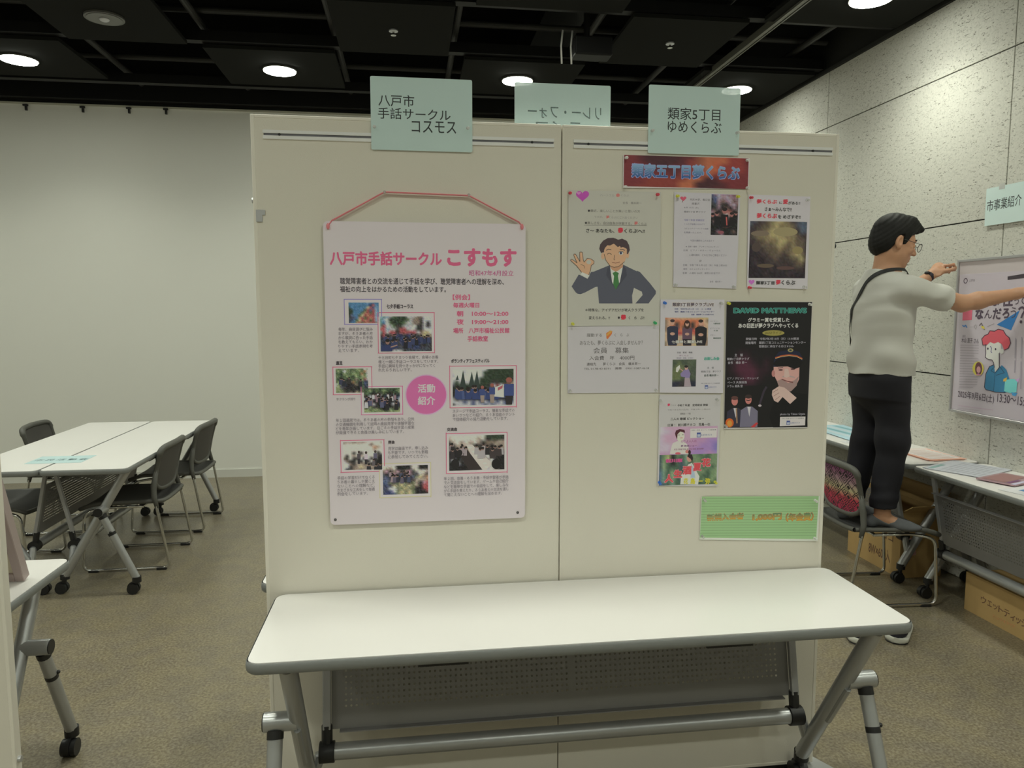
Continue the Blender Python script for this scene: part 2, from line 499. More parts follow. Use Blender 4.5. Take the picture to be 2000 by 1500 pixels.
def make_table(label, loc, rz):
    t = thing('folding_table', label, 'table', loc, rz, 'white folding tables on casters')
    W, D, H = 1.795, 0.452, 0.72
    bm = newbm(); add_prism(bm, round_rect(W - 0.006, D - 0.006, 0.032), lambda x, y, h: (x, y, h), H - 0.028, H); obj('tabletop', bm, M_TOP, t)
    bm = newbm()
    prof = [(0, -0.0015), (0.0025, -0.0045), (0.0035, -0.014), (0.002, -0.026), (-0.003, -0.031), (-0.02, -0.031)]
    rings = []
    for dx, dz in prof:
        rings.append([bm.verts.new((x, y, H + dz)) for x, y in round_rect(W + 2 * dx, D + 2 * dx, 0.035 + dx)])
    n = len(rings[0])
    for a, b in zip(rings, rings[1:]):
        for k in range(n):
            bm.faces.new((a[k], a[(k + 1) % n], b[(k + 1) % n], b[k]))
    obj('edge_band', bm, M_BAND, t, 40)
    bm = newbm(); add_box(bm, (-0.78, -0.12, H - 0.055), (0.78, -0.09, H - 0.029)); add_box(bm, (-0.78, 0.09, H - 0.055), (0.78, 0.115, H - 0.029)); obj('under_rail', bm, M_BLACK, t)
    for x0, x1 in ((-0.475, -0.345), (0.30, 0.43)):
        bm = newbm(); add_box(bm, (x0, -0.205, H - 0.046), (x1, -0.17, H - 0.0285)); obj('release_lever', bm, M_BLACK, t)
    PZ0, PZ1, PY = 0.325, 0.605, 0.125
    bm = newbm()
    perforated(bm, -0.70, 0.70, PZ0 + 0.055, PZ1 - 0.025, PY, 0.0158, 0.0036, skip=(44,))
    for a, b in (((-0.735, PZ0), (0.735, PZ0 + 0.055)), ((-0.735, PZ1 - 0.025), (0.735, PZ1)), ((-0.735, PZ0 + 0.055), (-0.70, PZ1 - 0.025)), ((0.70, PZ0 + 0.055), (0.735, PZ1 - 0.025))):
        bm.faces.new([bm.verts.new(p) for p in ((a[0], PY, a[1]), (b[0], PY, a[1]), (b[0], PY, b[1]), (a[0], PY, b[1]))])
    add_box(bm, (-0.735, PY - 0.001, PZ1), (0.735, PY + 0.03, PZ1 + 0.003))
    add_box(bm, (-0.71, PY - 0.018, PZ0 - 0.003), (0.71, PY, PZ0))
    for v in bm.verts:
        v.co.y += 0.21 * (v.co.z - 0.26)
    obj('modesty_panel', bm, M_PANEL, t)
    for s in (-1, 1):
        bm = newbm(); add_box(bm, (s * 0.748 - 0.012, PY - 0.013, PZ0 + 0.005), (s * 0.748 + 0.012, PY + 0.006, 0.69), 0, 0.003)
        for v in bm.verts:
            v.co.y += 0.21 * (v.co.z - 0.26) - 0.004
        obj('panel_post', bm, M_POST, t)
        bm = newbm()
        add_tube(bm, [(s * 0.748, PY + 0.014, PZ0 + 0.014), (s * 0.748, PY, 0.255)], 0.0165, 10)
        add_tube(bm, [(s * 0.748 - 0.022, PY, 0.262), (s * 0.748 + 0.022, PY, 0.262)], 0.031, 18)
        obj('bracket', bm, M_BLACK, t, 35)
        bm = newbm()
        add_tube(bm, [(s * 0.80, -0.19, 0.692), (s * 0.80, 0.165, 0.10)], 0.0235, 16)
        add_tube(bm, [(s * 0.80, -0.062, 0.475), (s * 0.888, -0.062, 0.475)], 0.026, 16)
        add_tube(bm, [(s * 0.80, -0.075, 0.455), (s * 0.80, 0.02, 0.30)], 0.010, 8)
        lg = obj('leg', bm, M_STEEL, t, 35)
        bm = newbm(); add_tube(bm, [(s * 0.888, -0.062, 0.475), (s * 0.891, -0.062, 0.475)], 0.0245, 16); obj('end_cap', bm, M_BLACK, lg, 35)
        bm = newbm()
        add_tube(bm, [(s * 0.858, -0.072, 0.452), (s * 0.858, -0.235, 0.085)], 0.0205, 16)
        lg = obj('leg', bm, M_STEEL, t, 35)
        bm = newbm()
        d = Vector((0, -0.163, -0.367)).normalized()
        p0 = Vector((s * 0.858, -0.072, 0.452))
        bm.free()
        for k0, k1, rr in ((-0.004, 0.018, 0.0222), (0.105, 0.122, 0.0212)):
            bm = newbm(); add_tube(bm, [p0 + d * k0, p0 + d * k1], rr, 16); obj('collar', bm, M_BLACK, lg, 35)
        bm = newbm(); add_ball(bm, (s * 0.880, -0.118, 0.36), 0.007); obj('screw_knob', bm, M_BLACK, lg, 180)
        for px, py, tz in ((s * 0.80, 0.165, 0.10), (s * 0.858, -0.235, 0.085)):
            bm = newbm()
            add_tube(bm, [(px, py, tz + 0.012), (px, py, tz - 0.02)], 0.024, 14)
            add_tube(bm, [(px, py, tz), (px, py + 0.008, 0.045)], 0.012, 10)
            add_tube(bm, [(px - 0.007, py + 0.018, 0.034), (px + 0.007, py + 0.018, 0.034)], 0.034, 18)
            cs = obj('caster', bm, M_BLACK, t, 35)
            for q in (-1, 1):
                bm = newbm(); add_tube(bm, [(px + q * 0.008, py + 0.018, 0.0305), (px + q * 0.024, py + 0.018, 0.0305)], 0.030, 20); obj('wheel', bm, M_BLACK, cs, 35)
    bm = newbm(); add_tube(bm, [(-0.725, PY, 0.262), (0.725, PY, 0.262)], 0.025, 18); add_tube(bm, [(-0.80, PY, 0.17), (-0.77, PY, 0.25), (-0.72, PY, 0.262)], 0.018, 10); add_tube(bm, [(0.80, PY, 0.17), (0.77, PY, 0.25), (0.72, PY, 0.262)], 0.018, 10)
    obj('crossbar', bm, M_STEEL, t, 35)
    return t

table0 = make_table('long white folding table in front of the display boards under the posters', (0.48, 2.0245, 0), 0)
TG = 'white folding tables on casters'
pair = dup(table0, (-1.780, 5.11, 0), PI / 2, 'white table of the joined pair, on the side with two pulled-up chairs', TG)
for ch in list(pair.children):                                     # this one of the pair has no panel
    if ch.name.startswith('modesty_panel'):
        bpy.data.objects.remove(ch)
dup(table0, (-2.2405, 5.11, 0), -PI / 2, 'white table of the joined pair, on the side away from the display boards', TG)
dup(table0, (2.976, 2.80, 0), PI / 2, 'white table along the textured wall holding brochures, under the framed poster', TG)
dup(table0, (2.976, 4.63, 0), PI / 2, 'white table along the textured wall behind the man on the chair', TG)
dup(table0, (-2.085, 2.462, 0), PI, 'white table corner with a leaning picture frame, cut by the picture edge', TG)
dup(table0, (0.413, 2.565, 0), PI, 'white table corner just showing from behind the display boards', TG)

# ------------------------------------------------------------------ mesh-back sled chairs
def labyrinth_mat():
    m = bpy.data.materials.new('labyrinth_mesh')
    m.use_nodes = True
    nt = m.node_tree
    p = nt.nodes['Principled BSDF']
    p.inputs['Roughness'].default_value = 0.8
    tc = nt.nodes.new('ShaderNodeTexCoord')
    sp = nt.nodes.new('ShaderNodeSeparateXYZ')
    nt.links.new(tc.outputs['Object'], sp.inputs[0])
    mr = nt.nodes.new('ShaderNodeMapRange')
    mr.inputs['From Min'].default_value = 0.49
    mr.inputs['From Max'].default_value = 0.75
    nt.links.new(sp.outputs['Z'], mr.inputs['Value'])
    cr = ramp(nt, mr.outputs[0], [(0.0, (0.42, 0.03, 0.10)), (0.30, (0.55, 0.06, 0.10)), (0.48, (0.55, 0.50, 0.30)), (0.66, (0.40, 0.26, 0.30)), (0.95, (0.28, 0.06, 0.22))])
    mp = nt.nodes.new('ShaderNodeMapping')
    mp.inputs['Rotation'].default_value = (R(38), 0, 0)
    mp.inputs['Scale'].default_value = (0, 24, 24)
    nt.links.new(tc.outputs['Object'], mp.inputs['Vector'])
    vr = nt.nodes.new('ShaderNodeTexVoronoi')
    vr.distance = 'CHEBYCHEV'
    vr.feature = 'F1'
    vr.inputs['Scale'].default_value = 1.0
    vr.inputs['Randomness'].default_value = 0.35
    nt.links.new(mp.outputs[0], vr.inputs['Vector'])
    ml = nt.nodes.new('ShaderNodeMath')
    ml.operation = 'MULTIPLY'
    ml.inputs[1].default_value = 26.0
    nt.links.new(vr.outputs['Distance'], ml.inputs[0])
    sn = nt.nodes.new('ShaderNodeMath')
    sn.operation = 'SINE'
    nt.links.new(ml.outputs[0], sn.inputs[0])
    th = nt.nodes.new('ShaderNodeMath')
    th.operation = 'GREATER_THAN'
    th.inputs[1].default_value = -0.1
    nt.links.new(sn.outputs[0], th.inputs[0])
    mx = nt.nodes.new('ShaderNodeMix')
    mx.data_type = 'RGBA'
    mx.inputs['A'].default_value = (0.03, 0.02, 0.025, 1)
    nt.links.new(th.outputs[0], mx.inputs['Factor'])
    nt.links.new(cr.outputs[0], mx.inputs['B'])
    nt.links.new(mx.outputs['Result'], p.inputs['Base Color'])
    return m

def back_pt(a, t, off=0.0):
    """a across -1..1, t up 0..1 on the curved, reclined backrest"""
    halfw = 0.203 + 0.017 * t
    z = 0.490 + 0.258 * t - (0.014 * (1 - abs(a) ** 3)) * (1 - t) + 0.006 * (1 - a * a) * t
    x = -0.160 - 0.048 * t - 0.014 * t * t - 0.026 * (1 - a * a)
    return Vector((x + off, a * halfw, z))

def make_chair(label, mesh_m, loc, rz, name='mesh_chair'):
    c = thing(name, label, 'chair', loc, rz, 'mesh back sled chairs')
    # seat: thin shell with a rolled front edge
    bm = newbm()
    def seat_pt(a, b, dz):
        x = -0.205 + 0.455 * b
        w = 0.232 - 0.03 * (1 - b) ** 2 - 0.02 * max(0, b - 0.8) * 5 * (b - 0.8)
        z = 0.418 + 0.012 * abs(a) ** 2.5 - 0.030 * max(0.0, (b - 0.72) / 0.28) ** 2 - 0.008 * math.sin(PI * b) * (1 - a * a)
        return (x, a * w, z + dz)
    na, nb = 12, 12
    def sheet(dz):
        return [[bm.verts.new(seat_pt(-1 + 2 * i / na, j / nb, dz)) for j in range(nb + 1)] for i in range(na + 1)]
    up, dn = sheet(0.0), sheet(-0.022)
    for i in range(na):
        for j in range(nb):
            bm.faces.new((up[i][j], up[i + 1][j], up[i + 1][j + 1], up[i][j + 1]))
            bm.faces.new((dn[i][j], dn[i][j + 1], dn[i + 1][j + 1], dn[i + 1][j]))
    rim = [(0, j) for j in range(nb)] + [(i, nb) for i in range(na)] + [(na, j) for j in range(nb, 0, -1)] + [(i, 0) for i in range(na, 0, -1)]
    for k in range(len(rim)):
        (i, j), (i2, j2) = rim[k], rim[(k + 1) % len(rim)]
        bm.faces.new((up[i][j], up[i2][j2], dn[i2][j2], dn[i][j]))
    seat = obj('seat', bm, M_SEAT, c, 40)
    bm = newbm()
    edge = [Vector(seat_pt(-1 + 2 * i / na, j / nb, -0.009)) for i, j in rim]
    add_tube(bm, edge + [edge[0]], 0.013, 8, 0, False)
    obj('seat_rim', bm, M_CHAIR, seat, 180)
    # backrest: plastic ring with a mesh panel stretched in it
    ring = []
    for k in range(56):
        th = 2 * PI * k / 56
        ca, sa = math.cos(th), math.sin(th)
        e = 0.22 if sa > 0 else 0.5
        a = math.copysign(abs(ca) ** e, ca)
        t = 0.5 + 0.5 * math.copysign(abs(sa) ** e, sa)
        ring.append(back_pt(a, t))
    bm = newbm(); add_tube(bm, ring + [ring[0]], [0.014 + 0.005 * (1 if p.z > 0.70 else 0) for p in ring + [ring[0]]], 8, 0, False); obj('backrest_frame', bm, M_CHAIR, c, 180)
    bm = newbm()
    for off in (0.004, -0.004):
        g = [[bm.verts.new(back_pt(-0.97 + 1.94 * i / 10, 0.03 + 0.94 * j / 8, off)) for j in range(9)] for i in range(11)]
        for i in range(10):
            for j in range(8):
                bm.faces.new((g[i][j], g[i + 1][j], g[i + 1][j + 1], g[i][j + 1]))
    obj('backrest', bm, mesh_m, c, 180)
    for s in (-1, 1):
        y = s * 0.238
        bm = newbm()
        path = rounded([(-0.172, s * 0.226, 0.46), (-0.185, y, 0.40), (-0.250, y, 0.0125), (0.250, y, 0.0125), (0.225, y, 0.372), (0.12, s * 0.20, 0.389), (-0.10, s * 0.20, 0.389)], 0.045)
        add_tube(bm, path, 0.0085, 10)
        lg = obj('leg', bm, M_CHROME, c, 180)
        bm = newbm()
        p1, p2 = back_pt(s, 0.08), back_pt(s, 0.5)
        add_tube(bm, [(-0.188, s * 0.234, 0.385), (-0.172, s * 0.228, 0.45), p1, p2], [0.012, 0.015, 0.017, 0.013], 10)
        obj('back_post', bm, M_CHAIR, c, 180)
        for x in (-0.20, 0.19):
            bm = newbm(); add_box(bm, (x - 0.03, y - 0.011, 0.0), (x + 0.03, y + 0.011, 0.016), 0, 0.004); obj('foot', bm, M_BLACK, lg)
    bm = newbm(); add_tube(bm, [(0.10, -0.20, 0.389), (0.10, 0.20, 0.389)], 0.009, 8); add_tube(bm, [(-0.09, -0.20, 0.389), (-0.09, 0.20, 0.389)], 0.009, 8); obj('stretcher', bm, M_CHROME, c, 180)
    return c

CG = 'mesh back sled chairs'
chair0 = make_chair('dark mesh chair pulled up to the white table pair, nearer the display boards', M_MESH, (-1.735, 4.87, 0), PI)
dup(chair0, (-1.725, 5.64, 0), PI - 0.03, 'dark mesh chair pulled up to the white table pair, beside the bare wall', CG)
dup(chair0, (-2.52, 4.83, 0), 0, 'dark mesh chair across the white table pair, mostly cut off, its seat under the table', CG)
dup(chair0, (-2.49, 5.72, 0), 0.04, 'dark mesh chair across the white table pair, its back rising over the tabletop', CG)
make_chair('sled chair with a pink and yellow patterned mesh back, a man standing on it', labyrinth_mat(), (2.535, 3.73, 0), R(-3))

# ------------------------------------------------------------------ exhibition boards
BY = 2.256
def make_board(label, x0, x1, yf, z0=0.02, z1=2.141, lip=(0.011, 0.011)):
    b = thing('display_board', label, 'display board', ((x0 + x1) / 2, yf, 0), 0, 'beige display boards')
    w = (x1 - x0) / 2
    bm = newbm(); add_box(bm, (-w + lip[0] - 0.001, 0.0, z0 + 0.01), (w - lip[1] + 0.001, 0.026, z1 - 0.008)); obj('panel', bm, M_BOARD, b)
    bm = newbm()
    for lo, hi in (((-w, -0.0015, z0), (-w + lip[0], 0.029, z1)), ((w - lip[1], -0.0015, z0), (w, 0.029, z1)), ((-w + lip[0] + 0.0002, -0.0015, z1 - 0.009), (w - lip[1] - 0.0002, 0.029, z1)), ((-w + lip[0] + 0.0002, -0.0015, z0), (w - lip[1] - 0.0002, 0.029, z0 + 0.012))):
        add_box(bm, lo, hi, 0, 0.0012, 1)
    obj('edge_frame', bm, M_BOARD_EDGE, b)
    rl = newbm()
    zr = z1 - 0.052
    add_box(rl, (-w + 0.034, -0.004, zr), (w - 0.022, 0.0, zr + 0.009)); add_box(rl, (-w + 0.034, -0.004, zr - 0.016), (w - 0.022, 0.0, zr - 0.0065))
    rail = obj('picture_rail', rl, mat('rail_white', (0.86, 0.86, 0.86), 0.35), b)
    bm = newbm(); add_box(bm, (-w + 0.036, -0.0015, zr - 0.0067), (w - 0.024, -0.0003, zr + 0.0002)); obj('rail_groove', bm, mat('groove', (0.16, 0.16, 0.18), 0.5), rail)
    for sx in (-w + 0.08, w - 0.09):
        bm = newbm(); add_tube(bm, [(sx, -0.002, zr - 0.0033), (sx, -0.0042, zr - 0.0033)], 0.004, 10); obj('rail_screw', bm, M_BLACK, rail)
    return b
bd = make_board('beige display board carrying the large cosmos poster', -0.449, 0.4575, BY, lip=(0.011, 0.002))
bm = newbm(); add_box(bm, (-0.4455, -0.004, 1.858), (-0.420, -0.0016, 1.872)); add_box(bm, (-0.4455, -0.004, 1.838), (-0.428, -0.0016, 1.858))
ob = obj('hinge_plate', bm, M_ALU, bd)
bm = newbm(); add_tube(bm, [(-0.458, 0.012, 1.90), (-0.4535, 0.012, 1.90)], 0.008, 12); obj('bolt', bm, M_ALU, bd, 35)
bd2 = make_board('beige display board crowded with flyers, next to the man', 0.4612, 1.361, BY, lip=(0.002, 0.011))
bm = newbm(); add_tube(bm, [(0.4503, 0.012, 1.79), (0.458, 0.012, 1.79)], 0.008, 12); obj('bolt', bm, M_BLACK, bd2, 35)
bm = newbm(); add_prism(bm, [(0.36, -0.20), (0.60, -0.20), (0.47, 0.05), (0.60, 0.30), (0.36, 0.30)], lambda x, y, h: (x, y, h), 0.0, 0.012); obj('foot', bm, mat('foot_paint', (0.45, 0.46, 0.46), 0.4, 0.3), bd2)
bm = newbm(); add_box(bm, (0.14, 0.0, 0.0), (0.40, 0.026, 0.02)); obj('base_block', bm, M_BLACK, bd2)
bm = newbm(); add_box(bm, (-0.30, 0.0, 0.0), (0.42, 0.026, 0.02)); obj('base_block', bm, M_BLACK, bd)
bd3 = make_board('beige display board at the picture edge, seen as a narrow strip beside the leaning frame', -2.06, -1.153, 2.195)
bm = newbm(); add_tube(bm, [(0.4535, 0.012, 0.28), (0.462, 0.012, 0.28)], 0.009, 12); obj('bolt', bm, M_ALU, bd3, 35)
bm = newbm(); add_box(bm, (-0.42, 0.0, 0.0), (0.42, 0.026, 0.02)); obj('base_block', bm, M_BLACK, bd3)

# picture frame leaning on the back of that board, standing on the table
fr = thing('leaning_picture', 'pinkish wooden picture frame leaning on the table at the picture edge', 'picture frame', (-1.573, 2.482, 0.7272))
fr.rotation_euler = (R(19), 0, 0)
bm = newbm()
W2, H2 = 0.34, 0.52
for lo, hi in (((W2 - 0.028, -0.018, 0), (W2, 0.018, H2)), ((-W2, -0.018, 0), (-W2 + 0.028, 0.018, H2)), ((-W2 + 0.028, -0.018, 0), (W2 - 0.028, 0.018, 0.028)), ((-W2 + 0.028, -0.018, H2 - 0.028), (W2 - 0.028, 0.018, H2))):
    add_box(bm, lo, hi, 0, 0.002, 1)
obj('wooden_border', bm, mat('pale_pink_wood', (0.42, 0.34, 0.33), 0.5), fr)
bm = newbm(); add_box(bm, (-W2 + 0.028, -0.008, 0.028), (W2 - 0.028, 0.0, H2 - 0.028)); bk = obj('backing_board', bm, mat('cream_backing', (0.66, 0.60, 0.47), 0.8), fr)
bm = newbm(); add_box(bm, (-W2 + 0.08, -0.010, 0.08), (W2 - 0.075, -0.008, H2 - 0.08)); add_box(bm, (-W2 + 0.08, 0.0, 0.08), (W2 - 0.075, 0.002, H2 - 0.08)); obj('mount_sheet', bm, mat('mauve_mount', (0.45, 0.38, 0.42), 0.8), bk)

# ------------------------------------------------------------------ cartons, shoes
# ------------------------------------------------------------------ printed sheets: paper, lettering, pictures
def ink_mat(name, rough, coat=0.0, alpha=1.0):
    m = bpy.data.materials.new(name)
    m.use_nodes = True
    nt = m.node_tree
    p = nt.nodes['Principled BSDF']
    a = nt.nodes.new('ShaderNodeAttribute')
    a.attribute_name = 'ink'
    nt.links.new(a.outputs['Color'], p.inputs['Base Color'])
    p.inputs['Roughness'].default_value = rough
    p.inputs['Coat Weight'].default_value = coat
    p.inputs['Coat Roughness'].default_value = 0.15
    p.inputs['Alpha'].default_value = alpha
    return m
M_INK = ink_mat('ink', 0.55)
M_INK_FAINT = ink_mat('ink_seen_through_paper', 0.6, 0, 0.35)

def text_mesh(s, res=2):
    c = bpy.data.curves.new('lettering', 'FONT')
    c.body = s
    c.resolution_u = res
    o = bpy.data.objects.new('lettering', c)
    me = bpy.data.meshes.new_from_object(o)
    vs = [(v.co.x, v.co.y) for v in me.vertices]
    fs = [tuple(f.vertices) for f in me.polygons]
    bpy.data.objects.remove(o)
    bpy.data.curves.remove(c)
    bpy.data.meshes.remove(me)
    return vs, fs

class Print:
    """flat printing on one real plane: axis 1 = board face, axis 0 = right wall, axis 2 = a table top.
    Positions are measured from the photograph and turned into metres on that plane."""
    def __init__(self, axis, val, sign=-1, lvl=0.62):
        self.axis, self.val, self.sign, self.lvl = axis, val, sign, lvl
        self.layer = 0
        self.base = 0
        self.mute = 0.0
        self.step = 0.00006
        self.v, self.f, self.c = [], [], []
        self.map = None
    def crop(self, x0, y0, s):
        self.map = (x0, y0, s)
    def px(self, u, v):
        if self.map:
            u, v = self.map[0] + u / self.map[2], self.map[1] + v / self.map[2]
        return on_plane(u, v, self.axis, self.val)
    def up(self):
        self.layer += 1
    def put(self, pts, faces, cols):
        h = self.sign * (0.00015 + self.base * self.step + self.layer * 0.000024)
        b = len(self.v)
        for p in pts:
            q = Vector(p)
            q[self.axis] = self.val + h
            self.v.append(q)
        self.c.extend(cols)
        self.f.extend([tuple(b + i for i in f) for f in faces])
    def k(self, c):
        if self.mute:
            g = 0.3 * c[0] + 0.59 * c[1] + 0.11 * c[2]
            c = [x * (1 - self.mute) + g * self.mute + 22 * self.mute for x in c]
        return obs(*c, self.lvl, 0.9)
    def poly(self, pts, c):
        """outline in photo measurements, any shape"""
        self.up()
        P = [self.px(*p) for p in pts]
        bm = newbm()
        vs = [bm.verts.new(p) for p in P]
        f = bm.faces.new(vs)
        f.normal_update()
        tri = bmesh.ops.triangulate(bm, faces=[f])
        bm.verts.index_update()
        self.put([v.co.copy() for v in bm.verts], [[v.index for v in t.verts] for t in bm.faces], [self.k(c)] * len(P))
        bm.free()
    def ell(self, cx, cy, rx, ry, c, n=20, rot=0.0, c2=None):
        self.up()
        pts = [self.px(cx, cy)]
        for i in range(n):
            a = 2 * PI * i / n
            x, y = rx * math.cos(a), ry * math.sin(a)
            pts.append(self.px(cx + x * math.cos(rot) - y * math.sin(rot), cy + x * math.sin(rot) + y * math.cos(rot)))
        self.put(pts, [(0, 1 + i, 1 + (i + 1) % n) for i in range(n)], [self.k(c)] + [self.k(c2 or c)] * n)
    def line(self, pts, w, c):
        """a drawn stroke: one quad per segment and a round join at each corner"""
        self.up()
        k = self.k(c)
        for a, b in zip(pts, pts[1:]):
            a, b = Vector(a), Vector(b)
            d = (b - a).normalized()
            n = Vector((-d.y, d.x)) * w / 2
            self.put([self.px(*q) for q in (a + n, a - n, b - n, b + n)], [(0, 1, 2, 3)], [k] * 4)
            self.layer += 0.05
        for q in pts[1:-1]:
            self.put([self.px(q[0] + w / 2 * math.cos(t), q[1] + w / 2 * math.sin(t)) for t in [PI * i / 3 for i in range(6)]], [(0, 1, 2, 3, 4, 5)], [k] * 6)
            self.layer += 0.02
    def frame_box(self, box):
        """axis-aligned rectangle on the plane that covers a photo box: origin, x edge, y edge"""
        x0, y0, x1, y1 = box
        L, Rr = self.px(x0, (y0 + y1) / 2), self.px(x1, (y0 + y1) / 2)
        T, B = self.px((x0 + x1) / 2, y0), self.px((x0 + x1) / 2, y1)
        a = 0 if self.axis == 1 else 1
        if self.axis == 2:
            TL, TR, BL = self.px(x0, y0), self.px(x1, y0), self.px(x0, y1)
            return BL, TR - TL, TL - BL
        o = Vector(L)
        o.z = B.z
        ex = Vector((0, 0, 0))
        ex[a] = Rr[a] - L[a]
        return o, ex, Vector((0, 0, T.z - B.z))
    def rect(self, box, c, c2=None, c3=None):
        self.up()
        o, ex, ey = self.frame_box(box)
        t, b = self.k(c), self.k(c2 or c)
        self.put([o, o + ex, o + ex + ey, o + ey], [(0, 1, 2, 3)], [b, self.k(c3) if c3 else b, t, t])
    def border(self, box, w, c):
        x0, y0, x1, y1 = box
        self.rect((x0, y0, x1, y0 + w), c); self.rect((x0, y1 - w, x1, y1), c)
        self.rect((x0, y0, x0 + w, y1), c); self.rect((x1 - w, y0, x1, y1), c)
    def text(self, s, box, c, bold=0.0, grad=None, shear=0.0, mirror=False, res=2):
        self.up()
        vs, fs = text_mesh(s, res)
        xs, ys_ = [p[0] for p in vs], [p[1] for p in vs]
        ax, bx, ay, by = min(xs) - bold, max(xs) + bold, min(ys_) - bold, max(ys_) + bold
        o, ex, ey = self.frame_box(box)
        # heavier lettering: the strokes printed again with tiny shifts
        steps = [(0, 0)]
        if bold:
            n = 4 if bold < 0.02 else 8
            steps += [(bold * math.cos(2 * PI * (i + 0.5) / n), bold * math.sin(2 * PI * (i + 0.5) / n)) for i in range(n)]
            if bold > 0.045:
                steps += [(bold * 0.5 * math.cos(PI * i / 2), bold * 0.5 * math.sin(PI * i / 2)) for i in range(4)]
        k0, k1 = self.k(c), self.k(grad or c)
        for dx, dy in steps:
            pts, cols = [], []
            for x, y in vs:
                s_, t_ = (x + dx - ax) / (bx - ax), (y + dy - ay) / max(by - ay, 1e-6)
                if mirror:
                    s_ = 1 - s_
                pts.append(o + ex * (s_ + shear * t_) + ey * t_)
                cols.append(tuple(a * t_ + b * (1 - t_) for a, b in zip(k0, k1)))
            self.put(pts, fs, cols)
            self.layer += 0.2
    def outlined(self, s, box, c, oc, bold=0.02, ow=0.05, grad=None):
        x0, y0, x1, y1 = box
        d = (y1 - y0) * 0.06
        self.text(s, (x0 - d, y0 - d, x1 + d, y1 + d), oc, bold + ow)
        self.text(s, box, c, bold, grad)
    def lines(self, rows, x0, x1, y0, step, h, c, bold=0.0, full=None):
        n = full or max(len(r) for r in rows)
        for i, r in enumerate(rows):
            self.text(r, (x0, y0 + i * step, x0 + (x1 - x0) * min(1.0, len(r) / n), y0 + i * step + h), c, bold, res=1)
    def image(self, box, rows, pal, jitter=0.0, seed=1, sub=3):
        """a small printed photograph: coarse colour map, blended like a soft print"""
        self.up()
        o, ex, ey = self.frame_box(box)
        nr, nc = len(rows), len(rows[0])
        W, H = (nc - 1) * sub + 1, (nr - 1) * sub + 1
        rnd = random.Random(seed)
        pts, cols = [], []
        for j in range(H):
            for i in range(W):
                fx, fy = i / sub, j / sub
                a, b = min(int(fx), nc - 2), min(int(fy), nr - 2)
                tx, ty = fx - a, fy - b
                col = [0, 0, 0]
                for (cc, rr, wt) in ((a, b, (1 - tx) * (1 - ty)), (a + 1, b, tx * (1 - ty)), (a, b + 1, (1 - tx) * ty), (a + 1, b + 1, tx * ty)):
                    p = pal[rows[rr][cc]]
                    for q in range(3):
                        col[q] += p[q] * wt
                n = rnd.uniform(-jitter, jitter)
                m_ = [rnd.uniform(-jitter, jitter) * 0.5 for _ in range(3)]
                cols.append(self.k([max(3, min(235, col[q] + n + m_[q])) for q in range(3)]))
                pts.append(o + ex * (i / (W - 1)) + ey * (1 - j / (H - 1)))
        self.put(pts, [(j * W + i, j * W + i + 1, (j + 1) * W + i + 1, (j + 1) * W + i) for j in range(H - 1) for i in range(W - 1)], cols)
    def people(self, box, n, seed, shirts, hy=(0.3, 0.8), size=0.12, skin=(150, 105, 85), hair=(35, 28, 26)):
        """little figures in a printed group picture: body, head and hair each"""
        rnd = random.Random(seed)
        x0, y0, x1, y1 = box
        w, h = x1 - x0, y1 - y0
        spots = sorted((rnd.uniform(*hy), rnd.uniform(0.05, 0.95)) for _ in range(n))
        for ty, tx in spots:
            s = size * h * (0.6 + 0.7 * ty)
            cx, cy = x0 + tx * w, y0 + ty * h
            c = rnd.choice(shirts)
            yb = min(cy + 2.6 * s, y1)
            xl, xr = max(x0, cx - 0.75 * s), min(x1, cx + 0.75 * s)
            self.poly([(xl, yb), (xr, yb), (min(xr, cx + 0.6 * s), cy + 0.45 * s), (max(xl, cx - 0.6 * s), cy + 0.45 * s)], c)
            self.ell(cx, cy, 0.42 * s, 0.5 * s, skin, 8)
            self.ell(cx, cy - 0.18 * s, 0.44 * s, 0.36 * s, hair, 8)
    def build(self, name, parent, m=None):
        """link what was drawn so far as one mesh object under parent and start afresh"""
        me = bpy.data.meshes.new(name)
        org = parent.matrix_world.translation if parent else Vector()
        org = parent.location if parent and parent.parent is None else org
        me.from_pydata([v - org for v in self.v], [], self.f)
        a = me.color_attributes.new('ink', 'FLOAT_COLOR', 'POINT')
        a.data.foreach_set('color', [x for c in self.c for x in (*c, 1.0)])
        me.materials.append(m or M_INK)
        # face the lettering outwards
        n = Vector((0, 0, 0)); n[self.axis] = self.sign
        bm = newbm(); bm.from_mesh(me)
        bad = [f for f in bm.faces if f.normal.dot(n) < 0]
        if bad:
            bmesh.ops.reverse_faces(bm, faces=bad)
        bm.to_mesh(me); bm.free()
        o = bpy.data.objects.new(name, me)
        COL.objects.link(o)
        if parent:
            o.parent = parent
        self.v, self.f, self.c = [], [], []
        self.layer, self.base = 0, self.base + 1
        return o

